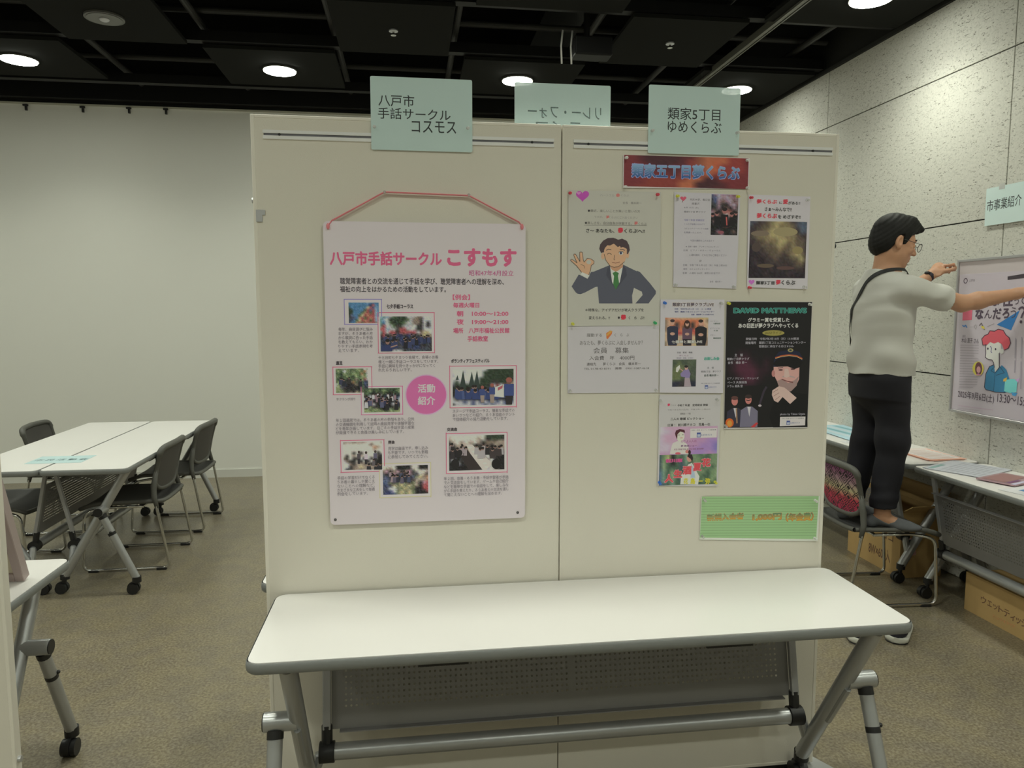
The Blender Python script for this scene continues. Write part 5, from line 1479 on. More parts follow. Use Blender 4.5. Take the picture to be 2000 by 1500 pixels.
p.text('多', (1896, 574, 1911, 606), DKP, 0.02); p.text('様', (1912, 573, 1930, 602), DKP, 0.012); p.text('な', (1934, 572, 1953, 598), DKP, 0.05); p.text('性', (1957, 571, 1979, 599), DKP, 0.04); p.text('っ', (1981, 584, 1990, 595), DKP, 0.012); p.text('て', (1991, 580, 2003, 594), DKP, 0.012)
p.text('な', (1905, 602, 1921, 624), DKP, 0.05); p.text('ん', (1923, 605, 1938, 622), DKP); p.text('だ', (1939, 602, 1956, 624), DKP, 0.03); p.text('ろ', (1958, 602, 1972, 622), DKP, 0.04); p.text('う', (1974, 600, 1985, 622), DKP); p.text('？', (1988, 598, 2003, 632), DKP, 0.012)
p.text('2025年9月6日(土)', (1871, 766, 1942, 784), DKP, 0.006); p.text('13:30～15:00', (1948, 773, 2014, 790), DKP, 0.006)
p.text('木山 直子 さん', (1878, 660, 1912, 670), DKP, 0.008); p.text('講師', (1880, 654, 1886, 659), GRP)
for i in range(17):
    y = 674 + i * 5.1
    p.line([(1876 - i * 0.15, y), (1912 - (8 if i in (4, 11, 16) else 0) - i * .2, y + 0.8)], 1.3, (150, 142, 144))
p.line([(1872, 792), (1940, 801)], 1.2, (168, 148, 156)); p.line([(1871, 797), (1920, 803)], 1.0, (160, 150, 152))
for x, y0, y1 in ((1984, 660, 700), (1983, 704, 728), (1996, 658, 700), (1995, 706, 760)):
    p.line([(x, y0), (x - 1, y1)], 2.2, (150, 144, 148))
p.build('printed_text', fp)
p.poly([(1881, 601), (1900, 599), (1898, 625), (1880, 626)], (216, 94, 110))
p.poly([(1947, 634), (1992, 606), (1975, 645)], (44, 108, 160))
p.line([(1880, 635), (1883, 638), (1886, 635), (1889, 640)], 2, (70, 120, 170)); p.line([(1904, 640), (1903, 637), (1906, 634), (1908, 639), (1906, 643), (1904, 640)], 1.2, (150, 144, 140)); p.line([(1913, 636), (1917, 631), (1923, 644)], 1.6, (90, 80, 80)); p.poly([(1916, 637), (1922, 637), (1924, 643), (1918, 641)], (214, 180, 70)); p.line([(1928, 638), (1942, 632)], 1.0, (140, 132, 130))
p.build('printed_shapes', fp)
# red-haired cartoon person
p.poly([(1926, 676), (1926, 690), (1925, 698), (1931, 702), (1937, 703), (1941, 707), (1943, 718), (1942, 722), (1944, 727), (1953, 716), (1952, 690), (1956, 680), (1955, 668), (1935, 668)], (206, 198, 196))
p.poly([(1942, 712), (1933, 716), (1926, 730), (1923, 756), (1926, 761), (1945, 766), (1964, 767), (1971, 764), (1972, 740), (1966, 722), (1957, 713), (1952, 720), (1944, 729)], (54, 116, 146))
p.line([(1942, 712), (1933, 716), (1926, 730), (1923, 756), (1926, 761), (1945, 766), (1964, 767)], 1.4, (60, 46, 58)); p.line([(1941, 718), (1936, 724), (1944, 729), (1953, 716), (1962, 728), (1946, 733)], 1.2, (44, 70, 96)); p.line([(1944, 731), (1941, 764)], 1.0, (40, 84, 110))
p.poly([(1920, 674), (1918, 662), (1924, 655), (1930, 653), (1934, 646), (1943, 647), (1950, 643), (1960, 645), (1965, 654), (1972, 660), (1974, 670), (1970, 680), (1962, 684), (1957, 672), (1950, 668), (1942, 671), (1934, 668), (1928, 674)], (216, 84, 92))
p.line([(1928, 674), (1920, 674), (1918, 662), (1924, 655), (1930, 653), (1934, 646), (1943, 647), (1950, 643), (1960, 645), (1965, 654), (1972, 660), (1974, 670), (1970, 680), (1962, 684)], 1.5, (70, 46, 58))
p.line([(1926, 672), (1926, 690), (1925, 698), (1931, 702), (1938, 703), (1941, 708), (1943, 718)], 1.4, (70, 58, 70)); p.line([(1952, 716), (1952, 690)], 1.3, (70, 58, 70)); p.ell(1957, 686, 4, 5, (206, 198, 196)); p.ell(1930, 681, 1.5, 2.2, (50, 40, 60), 10); p.ell(1945, 682, 1.5, 2.2, (50, 40, 60), 10); p.line([(1935, 676), (1937, 680), (1936, 687), (1938, 689)], 1.2, (60, 54, 110))
p.build('drawing', fp)
p.ell(1911, 720, 11, 14, (208, 184, 76), 18); p.ell(1912, 720, 7, 13, (96, 58, 62), 16); p.ell(1912, 722, 4, 6.5, (186, 140, 134), 14); p.poly([(1906, 733), (1911, 729), (1918, 733)], (176, 120, 140))
p.build('photo', fp)
p.poly([(1964, 742), (1978, 740), (1988, 742), (1986, 766), (1974, 768), (1962, 764)], (110, 190, 186)); p.poly([(1976, 766), (1988, 768), (1984, 774), (1978, 772)], (70, 140, 190)); p.poly([(1984, 742), (1992, 738), (1990, 748)], (180, 150, 190)); p.poly([(1961, 740), (1968, 737), (1966, 745), (1960, 745)], (208, 160, 70))
p.build('bag_drawing', fp)

# ------------------------------------------------------------------ printed sheets and stacks on the tables
def flat_stack(name, label, cat, pts, h, m, group=None, z=0.7208, fan=0.0, n=1):
    """a stack of sheets lying on a table; pts are measured corners on the table top"""
    P = [on_plane(u, v, 2, z) for u, v in pts]
    c = sum(P, Vector()) / len(P)
    bm = newbm()
    for k in range(n):
        o = Vector((fan * k, -fan * 1.5 * k, 0))
        add_prism(bm, [(q.x - c.x + o.x, q.y - c.y + o.y) for q in P], lambda x, y, hh: (x, y, hh), h * k / n + 0.0001 * k, h * (k + 0.9) / n)
    o = obj(name, bm, m, None, None, c)
    return tag(o, label, cat, group), c
def flat(x0, y0, x1, y1, skew=0.0):
    return [(x0, y0), (x1, y0 + skew), (x1, y1 + skew), (x0, y1)]
def table_rect(cx, cy, w, d, a):
    """rectangle on the table top given in metres"""
    ca, sa = math.cos(R(a)), math.sin(R(a))
    return [(cx + x * ca - y * sa, cy + x * sa + y * ca) for x, y in ((-w / 2, -d / 2), (w / 2, -d / 2), (w / 2, d / 2), (-w / 2, d / 2))]
def sheets(name, label, cat, cx, cy, w, d, a, h, m, n=1, fan=0.0, z=0.7206, group=None):
    bm = newbm()
    for k in range(n):
        add_prism(bm, table_rect(0, 0, w, d, a + fan * 8 * math.sin(k * 2.1)), lambda x, y, hh, k=k: (x + fan * 0.01 * math.sin(k * 1.7), y + fan * 0.01 * math.cos(k * 2.3), hh), h * k / n, h * (k + 0.92) / n)
    return tag(obj(name, bm, m, None, None, (cx, cy, z)), label, cat, group)
def top_print(o, cx, cy, a, w, d, z, shapes, lvl=0.85):
    """printing on a sheet lying flat: shapes are (x0, y0, x1, y1, colour) in 0..1 of the sheet"""
    p = Print(2, z, 1, lvl)
    ca, sa = math.cos(R(a)), math.sin(R(a))
    for x0, y0, x1, y1, c in shapes:
        p.up()
        pts = []
        for u, v in ((x0, y0), (x1, y0), (x1, y1), (x0, y1)):
            x, y = (u - 0.5) * w, (v - 0.5) * d
            pts.append(Vector((cx + x * ca - y * sa, cy + x * sa + y * ca, z)))
        p.put(pts, [(0, 1, 2, 3)], [p.k(c)] * 4)
    p.build('printed_design', o)
LG = [(0.08, 0.12 + 0.09 * i, 0.9, 0.15 + 0.09 * i, (150, 158, 150)) for i in range(9)]
o = sheets('leaflet_stack', 'pale teal leaflets spread on the far table, behind the man', 'leaflets', 3.03, 4.78, 0.30, 0.62, 4, 0.006, mat('teal_paper', obs(170, 200, 200, 0.85), 0.6), 3, 1.0)
top_print(o, 3.03, 4.78, 4, 0.28, 0.58, 0.7268, [(0.1 + 0.22 * i, 0.05, 0.24 + 0.22 * i, 0.95, (120, 170, 170) if i % 2 else (190, 205, 200)) for i in range(4)])
o = sheets('leaflet_stack', 'single white leaflet with green print on the table, in front of the teal ones', 'leaflets', 2.91, 4.33, 0.21, 0.297, 8, 0.0012, mat('white_paper', obs(205, 205, 195, 0.85), 0.6))
top_print(o, 2.91, 4.33, 8, 0.21, 0.297, 0.7219, LG)
o = sheets('booklet_stack', 'booklets with an orange border next to the man\'s legs, against the textured wall', 'booklets', 3.04, 3.96, 0.23, 0.32, 3, 0.008, mat('orange_edge_paper', obs(222, 170, 140, 0.85), 0.6), 3, 0.5)
top_print(o, 3.04, 3.96, 3, 0.23, 0.32, 0.7288, [(0.07, 0.05, 0.93, 0.95, (220, 214, 200))] + [(0.14, 0.12 + 0.1 * i, 0.84, 0.16 + 0.1 * i, (196, 170, 150)) for i in range(8)])
o = sheets('newspaper', 'pale grey folded newspaper lying on the wall table', 'newspaper', 2.985, 3.575, 0.34, 0.30, 28, 0.005, mat('newsprint', obs(186, 188, 184, 0.85), 0.7), 3, 0.4)
top_print(o, 2.985, 3.575, 28, 0.34, 0.30, 0.7256, [(0.05, 0.86, 0.5, 0.95, (130, 160, 150))] + [(0.06 + 0.31 * j, 0.08 + 0.09 * i, 0.32 + 0.31 * j, 0.13 + 0.09 * i, (168, 170, 168)) for i in range(8) for j in range(3)])
o = sheets('magazine', 'magazine with a brown and purple cover beside the grey newspaper', 'magazine', 2.99, 3.30, 0.25, 0.182, 22, 0.007, mat('magazine_cover', obs(160, 128, 128, 0.8), 0.3, coat=0.4), z=0.7258)
top_print(o, 2.99, 3.30, 22, 0.25, 0.182, 0.7330, [(0.0, 0.0, 1.0, 0.12, (190, 186, 196)), (0.06, 0.3, 0.9, 0.9, (150, 112, 104)), (0.06, 0.16, 0.5, 0.26, (120, 80, 110))])
o = sheets('leaflet_stack', 'white leaflets with small red and blue prints, partly under the orange booklets', 'leaflets', 2.975, 3.06, 0.32, 0.23, 12, 0.002, mat('white_paper', obs(205, 205, 195, 0.85), 0.6), 2, 0.4)
top_print(o, 2.975, 3.06, 12, 0.32, 0.23, 0.7227, [(0.60, 0.70, 0.72, 0.84, (214, 80, 84)), (0.76, 0.62, 0.92, 0.74, (120, 130, 170)), (0.22, 0.55, 0.5, 0.8, (70, 120, 160)), (0.1, 0.1, 0.5, 0.3, (190, 190, 170))])
o = sheets('booklet_stack', 'thick stack of pale orange booklets at the picture edge on the wall table', 'booklets', 2.945, 2.86, 0.30, 0.212, 14, 0.028, mat('peach_paper', obs(232, 190, 156, 0.85), 0.6), 9, 0.5, z=0.7232)
top_print(o, 2.945, 2.86, 14, 0.29, 0.20, 0.7515, [(0.2, 0.55, 0.5, 0.62, (120, 100, 110)), (0.25, 0.42, 0.42, 0.47, (150, 120, 120)), (0.3, 0.25, 0.6, 0.3, (170, 130, 120)), (0.6, 0.6, 0.8, 0.64, (150, 120, 120))])
o = sheets('name_sign', 'pale green sign lying flat on the joined white tables', 'sign', -2.02, 4.52, 0.30, 0.21, 0, 0.001, mat('pale_green_flat_sign', obs(190, 222, 212, 0.9), 0.4, coat=0.5), group='pale green laminated name signs')
p = Print(2, 0.7217, 1, 0.85)
for ch, x in (('市', -2.13), ('民', -2.07), ('活', -2.01), ('動', -1.95), ('会', -1.89)):
    vs, fs = text_mesh(ch)
    p.up(); p.put([Vector((x - 0.03 + a_ * 0.05, 4.49 + b_ * 0.055, 0)) for a_, b_ in vs], fs, [p.k((60, 90, 92))] * len(vs))
p.build('lettering', o)
# ------------------------------------------------------------------ the man on the chair: one continuous body, clothes over it
def v3(*p):
    return np.array(p, dtype=np.float64)

def cone(P, a, b, ra, rb):
    a, b = np.asarray(a, float), np.asarray(b, float)
    pa, ba = P - a, b - a
    h = np.clip(pa @ ba / (ba @ ba), 0, 1)
    return np.linalg.norm(pa - h[:, None] * ba, axis=1) - (ra + (rb - ra) * h)

def ellipsoid(P, c, r, M=None):
    q = P - np.asarray(c, float)
    if M is not None:
        q = q @ M
    r = np.asarray(r, float)
    k0 = np.linalg.norm(q / r, axis=1)
    k1 = np.linalg.norm(q / (r * r), axis=1)
    return k0 * (k0 - 1) / np.maximum(k1, 1e-9)

def smin(a, b, k):
    h = np.clip(0.5 + 0.5 * (b - a) / k, 0, 1)
    return b * (1 - h) + a * h - k * h * (1 - h)

def smax(a, b, k):
    return -smin(-a, -b, k)

def loft(P, keys, k=2.3):
    """stacked oval cross-sections: keys are (z, cx, cy, half depth, half width)"""
    K = np.array(keys, float)
    z = np.clip(P[:, 2], K[0, 0], K[-1, 0])
    cx, cy, a, b = (np.interp(z, K[:, 0], K[:, i]) for i in range(1, 5))
    q = (np.abs((P[:, 0] - cx) / a) ** k + np.abs((P[:, 1] - cy) / b) ** k) ** (1 / k)
    d = (q - 1) * np.minimum(a, b)
    return np.maximum(d, np.abs(P[:, 2] - np.clip(P[:, 2], K[0, 0], K[-1, 0])) + np.minimum(d, 0))

def surface(fn, lo, hi, h):
    """the zero surface of fn as a quad mesh (naive surface nets), evaluated only near the surface"""
    lo, hi = np.array(lo, float), np.array(hi, float)
    n = np.ceil((hi - lo) / h).astype(int) + 1
    s = 4
    n = ((n + s - 1) // s) * s + 1
    nc = (n - 1) // s + 1
    ax = [lo[i] + np.arange(nc[i]) * h * s for i in range(3)]
    C = np.stack(np.meshgrid(*ax, indexing='ij'), -1).reshape(-1, 3)
    Dc = fn(C).reshape(nc)
    F = np.repeat(np.repeat(np.repeat(Dc, s, 0), s, 1), s, 2)[:n[0], :n[1], :n[2]].astype(np.float32)
    near = np.abs(Dc) < h * s * 2.6
    mask = np.repeat(np.repeat(np.repeat(near, s, 0), s, 1), s, 2)
    m2 = np.zeros(n, bool)
    o = s // 2
    big = np.zeros(np.array(mask.shape) + s, bool)
    big[o:o + mask.shape[0], o:o + mask.shape[1], o:o + mask.shape[2]] = mask
    m2 = big[s // 2 + o:, s // 2 + o:, s // 2 + o:][:n[0], :n[1], :n[2]] if False else mask[:n[0], :n[1], :n[2]]
    # also the block just before each near coarse point
    pad = np.zeros_like(m2)
    for dx in (0, -(s // 2), -(s - 1)):
        for dy in (0, -(s // 2), -(s - 1)):
            for dz in (0, -(s // 2), -(s - 1)):
                pad |= np.roll(m2, (dx, dy, dz), (0, 1, 2))
    idx = np.argwhere(pad)
    vals = np.empty(len(idx), np.float32)
    for i in range(0, len(idx), 200000):
        vals[i:i + 200000] = fn(lo + idx[i:i + 200000] * h)
    F[idx[:, 0], idx[:, 1], idx[:, 2]] = vals
    N = F < 0
    c = np.zeros(np.array(F.shape) - 1, np.int8)
    offs = [(i, j, k) for i in (0, 1) for j in (0, 1) for k in (0, 1)]
    sl = lambda A, o_: A[o_[0]:A.shape[0] - 1 + o_[0], o_[1]:A.shape[1] - 1 + o_[1], o_[2]:A.shape[2] - 1 + o_[2]]
    for o_ in offs:
        c += sl(N, o_)
    cells = np.argwhere((c > 0) & (c < 8))
    acc = np.zeros((len(cells), 3))
    cnt = np.zeros(len(cells))
    for a_ in offs:
        for b_ in offs:
            if sum(abs(x - y) for x, y in zip(a_, b_)) == 1 and a_ < b_:
                fa = F[cells[:, 0] + a_[0], cells[:, 1] + a_[1], cells[:, 2] + a_[2]]
                fb = F[cells[:, 0] + b_[0], cells[:, 1] + b_[1], cells[:, 2] + b_[2]]
                x = (fa < 0) != (fb < 0)
                t = np.where(x, fa / np.where(x, fa - fb, 1), 0)[:, None]
                acc += np.where(x[:, None], np.array(a_) + t * (np.array(b_) - np.array(a_)), 0)
                cnt += x
    V = lo + (cells + acc / cnt[:, None]) * h
    ids = -np.ones(c.shape, int)
    ids[cells[:, 0], cells[:, 1], cells[:, 2]] = np.arange(len(cells))
    faces = []
    for axis in range(3):
        u, w = [(1, 2), (2, 0), (0, 1)][axis]
        A = np.take(N, range(0, N.shape[axis] - 1), axis)
        B = np.take(N, range(1, N.shape[axis]), axis)
        e = np.argwhere(A != B)
        ok = (e[:, u] > 0) & (e[:, w] > 0) & (e[:, u] < N.shape[u] - 1) & (e[:, w] < N.shape[w] - 1)
        e = e[ok]
        flip = N[e[:, 0], e[:, 1], e[:, 2]]
        q = []
        for du, dw in ((0, 0), (1, 0), (1, 1), (0, 1)):
            p = e.copy()
            p[:, u] -= du
            p[:, w] -= dw
            q.append(ids[p[:, 0], p[:, 1], p[:, 2]])
        q = np.stack(q, 1)
        q[~flip] = q[~flip][:, ::-1]
        faces.append(q[(q >= 0).all(1)])
    return V, np.concatenate(faces)

def sdf_obj(name, fn, lo, hi, h, m, parent):
    V, Fq = surface(fn, lo, hi, h)
    me = bpy.data.meshes.new(name)
    me.from_pydata((V - np.array(parent.location)).tolist(), [], Fq.tolist())
    me.shade_smooth()
    me.materials.append(m)
    o = bpy.data.objects.new(name, me)
    COL.objects.link(o)
    o.parent = parent
    return o

# --- joints, metres in the room; he faces the textured wall (+x), standing on the seat at z 0.45
SEAT_Z = 0.419
PEL = v3(2.485, 3.640, 1.27)
NECK = v3(2.475, 3.620, 1.775)
HEAD = v3(2.508, 3.600, 1.935)
SH_R, SH_L = v3(2.500, 3.455, 1.700), v3(2.500, 3.800, 1.700)
EL_R, EL_L = v3(2.770, 3.425, 1.615), v3(2.760, 3.900, 1.640)
WR_R, WR_L = v3(3.025, 3.365, 1.665), v3(2.985, 3.945, 1.785)
HIP_R, HIP_L = v3(2.49, 3.555, 1.22), v3(2.49, 3.725, 1.22)
KN_R, KN_L = v3(2.535, 3.570, 0.90), v3(2.515, 3.755, 0.90)
AN_R, AN_L = v3(2.490, 3.565, 0.515), v3(2.440, 3.775, 0.515)
FT_R, FT_L = v3(0.86, -0.51, 0), v3(0.97, 0.24, 0)     # directions the feet point

pitch = R(14)
yaw_h = R(-12)
RY = np.array([[math.cos(pitch), 0, math.sin(pitch)], [0, 1, 0], [-math.sin(pitch), 0, math.cos(pitch)]])
RZ = np.array([[math.cos(yaw_h), -math.sin(yaw_h), 0], [math.sin(yaw_h), math.cos(yaw_h), 0], [0, 0, 1]])
ROT = RZ @ RY          # head frame -> room: bowed, and turned a little towards the boards
def hp(x, y, z):
    return HEAD + ROT @ np.array([x, y, z])
def to_head(P):
    return (P - HEAD) @ ROT
def he(P, c, r):
    return ellipsoid(to_head(P), c, r)

def skull(P):
    d = he(P, (-0.012, 0, 0.035), (0.098, 0.077, 0.098))
    d = smin(d, he(P, (0.032, 0, -0.045), (0.062, 0.058, 0.078)), 0.04)
    d = smin(d, he(P, (0.058, 0, -0.108), (0.026, 0.026, 0.020)), 0.035)
    d = smin(d, he(P, (-0.005, 0.0, -0.062), (0.055, 0.062, 0.045)), 0.04)
    d = smin(d, he(P, (0.078, 0, 0.020), (0.016, 0.045, 0.012)), 0.02)
    for s in (-1, 1):
        d = smax(d, -he(P, (0.101, s * 0.032, -0.004), (0.020, 0.019, 0.013)), 0.012)
        d = smin(d, he(P, (0.064, s * 0.042, -0.032), (0.017, 0.016, 0.016)), 0.02)
        d = smin(d, he(P, (0.081, s * 0.031, -0.004), (0.013, 0.013, 0.012)), 0.004)
        # ear: rim with a hollow
        e = he(P, (-0.012, s * 0.083, -0.006), (0.019, 0.011, 0.033))
        e = smin(e, he(P, (-0.004, s * 0.078, -0.030), (0.011, 0.010, 0.014)), 0.008)
        e = smax(e, -he(P, (-0.006, s * 0.094, -0.004), (0.0105, 0.0125, 0.021)), 0.004)
        d = smin(d, e, 0.006)
    H = to_head(P)
    d = smin(d, cone(H, (0.086, 0, 0.006), (0.112, 0, -0.036), 0.008, 0.0115), 0.014)
    d = smin(d, he(P, (0.103, 0.010, -0.040), (0.009, 0.008, 0.007)), 0.006)
    d = smin(d, he(P, (0.103, -0.010, -0.040), (0.009, 0.008, 0.007)), 0.006)
    d = smin(d, he(P, (0.088, 0, -0.066), (0.012, 0.021, 0.0065)), 0.008)
    d = smin(d, he(P, (0.086, 0, -0.080), (0.011, 0.019, 0.007)), 0.008)
    d = smax(d, -he(P, (0.101, 0, -0.0725), (0.008, 0.022, 0.0020)), 0.003)
    return d

def hand(P, W, d_, n_, t_, curls, thumb):
    """W wrist, d_ along the palm, n_ out of the back of the hand, t_ towards the thumb; curls: bend of each finger at its three joints"""
    d_, n_, t_ = (np.array(x, float) / np.linalg.norm(x) for x in (d_, n_, t_))
    M = np.stack([d_, t_, n_], 1)
    out = ellipsoid(P, W + d_ * 0.048, (0.052, 0.040, 0.0155), M)
    out = smin(out, cone(P, W, W + d_ * 0.035, 0.026, 0.024), 0.02)
    for f, (off, L, r) in enumerate(((0.030, 0.076, 0.0088), (0.0100, 0.084, 0.0090), (-0.0100, 0.077, 0.0086), (-0.029, 0.060, 0.0078))):
        p = W + d_ * (0.086 - 0.004 * abs(f - 1)) + t_ * off
        a = 0.0
        for seg, (fr, cu) in enumerate(zip((0.45, 0.31, 0.24), curls[f])):
            a += R(cu)
            q = p + (d_ * math.cos(a) - n_ * math.sin(a) + t_ * (0.10 * (1.5 - f))) * L * fr
            out = smin(out, cone(P, p, q, r - seg * 0.0007, r - 0.0007 - seg * 0.0007), 0.006 if seg else 0.009)
            p = q
    p = W + d_ * 0.025 + t_ * 0.026
    for q, r in zip(thumb, (0.0125, 0.0105, 0.009)):
        q = W + d_ * q[0] + t_ * q[1] + n_ * q[2]
        out = smin(out, cone(P, p, q, r, r - 0.0012), 0.012)
        p = q
    return out

def leg_core(P, hip, kn, an):
    d = cone(P, hip, kn, 0.075, 0.052)
    return smin(d, smin(cone(P, kn, kn + (an - kn) * 0.35, 0.050, 0.050), cone(P, kn + (an - kn) * 0.35, an, 0.050, 0.036), 0.03), 0.03)

def foot(P, an, dr, grow=0.0):
    side = np.array([-dr[1], dr[0], 0])
    base = np.array([an[0], an[1], SEAT_Z])
    heel = base - dr * 0.062
    M = np.stack([dr, side, [0, 0, 1]], 1)
    d = smin(cone(P, an, base + [0, 0, 0.062], 0.036 + grow, 0.034 + grow), ellipsoid(P, heel + [0, 0, 0.030] + dr * 0.012, (0.034 + grow, 0.031 + grow, 0.031 + grow), M), 0.03)
    d = smin(d, cone(P, base + dr * 0.02 + [0, 0, 0.045], base + dr * 0.125 + [0, 0, 0.022], 0.034 + grow, 0.020 + grow), 0.03)
    d = smin(d, ellipsoid(P, base + dr * 0.120 + [0, 0, 0.018], (0.070 + grow, 0.042 + grow, 0.018 + grow), M), 0.03)
    return smax(d, SEAT_Z + 0.001 - P[:, 2], 0.004)

TORSO = [(1.20, 2.485, 3.640, 0.100, 0.155), (1.40, 2.480, 3.635, 0.098, 0.150), (1.58, 2.475, 3.628, 0.105, 0.168), (1.68, 2.480, 3.625, 0.095, 0.165), (1.75, 2.477, 3.622, 0.070, 0.10)]
def body_fn(P):
    d = skull(P)
    d = smin(d, smin(cone(P, NECK - [0.005, 0, 0.05], hp(-0.025, 0, -0.05), 0.064, 0.056), cone(P, NECK + [0.02, 0, 0.0], hp(0.01, 0, -0.07), 0.045, 0.045), 0.03), 0.025)
    d = smin(d, loft(P, TORSO), 0.06)
    for sh, el, wr in ((SH_R, EL_R, WR_R), (SH_L, EL_L, WR_L)):
        mid = el + (wr - el) * 0.3
        a = smin(cone(P, sh, el, 0.052, 0.041), smin(cone(P, el, mid, 0.040, 0.042), cone(P, mid, wr, 0.042, 0.027), 0.02), 0.02)
        d = smin(d, a, 0.035)
    # right hand: palm along the frame's side edge; left hand pinching the frame's edge
    d = smin(d, hand(P, WR_R, (0.93, -0.22, 0.25), (-0.25, -0.15, 0.95), (0.1, 0.95, 0.2), ((25, 30, 20), (28, 32, 20), (30, 34, 22), (34, 36, 24)), ((0.055, 0.050, -0.012), (0.085, 0.050, -0.022), (0.105, 0.040, -0.026))), 0.015)
    d = smin(d, hand(P, WR_L, (0.78, -0.12, 0.62), (-0.55, -0.40, 0.70), (0.35, -0.92, 0.05), ((32, 52, 36), (42, 56, 40), (48, 58, 42), (52, 60, 44)), ((0.048, 0.052, -0.016), (0.078, 0.058, -0.030), (0.098, 0.052, -0.042))), 0.015)
    for hip, kn, an, dr in ((HIP_R, KN_R, AN_R, FT_R), (HIP_L, KN_L, AN_L, FT_L)):
        dr = dr / np.linalg.norm(dr)
        d = smin(d, leg_core(P, hip, kn, an), 0.04)
        d = smin(d, foot(P, an, dr), 0.02)
    return d

def wob(P, s, ph=0.0):
    x, y, z = P[:, 0], P[:, 1], P[:, 2]
    return np.sin(x * 23 * s + z * 17 * s + ph) * np.sin(y * 19 * s - z * 11 * s + 1.3 * ph) + 0.5 * np.sin((x + y) * 41 * s + z * 29 * s + 2 * ph)

SHIRT = [(1.232, 2.487, 3.640, 0.138, 0.192), (1.30, 2.485, 3.638, 0.136, 0.190), (1.45, 2.482, 3.634, 0.128, 0.184), (1.58, 2.478, 3.628, 0.128, 0.188), (1.66, 2.479, 3.626, 0.118, 0.188), (1.72, 2.478, 3.624, 0.104, 0.172), (1.765, 2.474, 3.622, 0.090, 0.128), (1.805, 2.474, 3.622, 0.080, 0.090)]
def sleeve_end(P, sh, el, t):
    d = el - sh
    L = np.linalg.norm(d)
    return (P - sh) @ (d / L) - t * L
def shirt_raw(P):
    d = loft(P, SHIRT, 2.2)
    for sh, el in ((SH_R, EL_R), (SH_L, EL_L)):
        e = el + np.array([0, 0, 0.0])
        s = cone(P, sh - [0.01, 0, 0.010], sh + (el - sh) * 1.0, 0.070, 0.057)
        d = smin(d, s, 0.035)
    x, y, z = P[:, 0], P[:, 1], P[:, 2]
    low = np.clip((1.5 - z) / 0.25, 0, 1)
    folds = 0.013 * low * np.sin((y * 14 + z * 30 + x * 8)) * np.sin(y * 9 - z * 6 + 1) + 0.005 * wob(P, 0.8, 0.7) * (0.4 + 0.6 * low)
    arm = np.clip((x - 2.54) / 0.12, 0, 1)
    folds = folds + 0.006 * arm * np.sin((x * 30 - z * 55 + y * 20)) + 0.003 * np.sin(z * 60 + y * 22 + x * 15) * np.clip(1 - np.abs(z - 1.62) / 0.12, 0, 1)
    return d + folds
def shirt_fn(P):
    d = shirt_raw(P)
    # open at hem, neck and sleeves: hollow the cloth out to a few millimetres
    open_ = P[:, 2] < 1.275
    open_ |= (np.hypot(P[:, 0] - 2.475, P[:, 1] - 3.622) < 0.12) & (P[:, 2] > 1.76)
    for sh, el in ((SH_R, EL_R), (SH_L, EL_L)):
        open_ |= (np.linalg.norm(P - (sh + (el - sh) * 0.8), axis=1) < 0.12) & (sleeve_end(P, sh, el, 0.66) > 0)
    d = np.where(open_, np.maximum(d, -(d + 0.011)), d)
    x, y, z = P[:, 0], P[:, 1], P[:, 2]
    hem = 1.243 + 0.006 * np.sin(y * 20) - 0.015 * (x - 2.48)
    d = np.maximum(d, hem - z)
    collar = 1.775 + (x - 2.475) * -0.28
    d = np.maximum(d, np.where(np.hypot(x - 2.475, y - 3.622) < 0.11, z - collar, -1))
    for sh, el in ((SH_R, EL_R), (SH_L, EL_L)):
        near = np.linalg.norm(P - (sh + (el - sh) * 0.8), axis=1) < 0.13
        d = np.maximum(d, np.where(near, sleeve_end(P, sh, el, 0.755), -1))
    return d

def trouser_leg(P, hip, kn, an):
    a = cone(P, hip, kn, 0.100, 0.078)
    b = cone(P, kn, an + [0.0, 0, -0.012], 0.078, 0.066)
    return smin(a, b, 0.05)
def trousers_fn(P):
    d = loft(P, [(1.12, 2.480, 3.640, 0.118, 0.165), (1.22, 2.482, 3.640, 0.124, 0.172), (1.31, 2.484, 3.640, 0.112, 0.162)], 2.3)
    for hip, kn, an in ((HIP_R, KN_R, AN_R), (HIP_L, KN_L, AN_L)):
        d = smin(d, trouser_leg(P, hip, kn, an), 0.03)
    x, y, z = P[:, 0], P[:, 1], P[:, 2]
    d = d + 0.0035 * wob(P, 0.7, 2.1) + 0.004 * np.sin(z * 34 + x * 18 + y * 12) * np.clip(1 - np.abs(z - 0.88) / 0.22, 0, 1) + 0.004 * np.sin(z * 70 + y * 20) * np.clip(1 - np.abs(z - 0.58) / 0.1, 0, 1)
    d = np.maximum(d, 0.532 + 0.03 * (x - 2.45) - z)
    return np.maximum(d, z - 1.30)

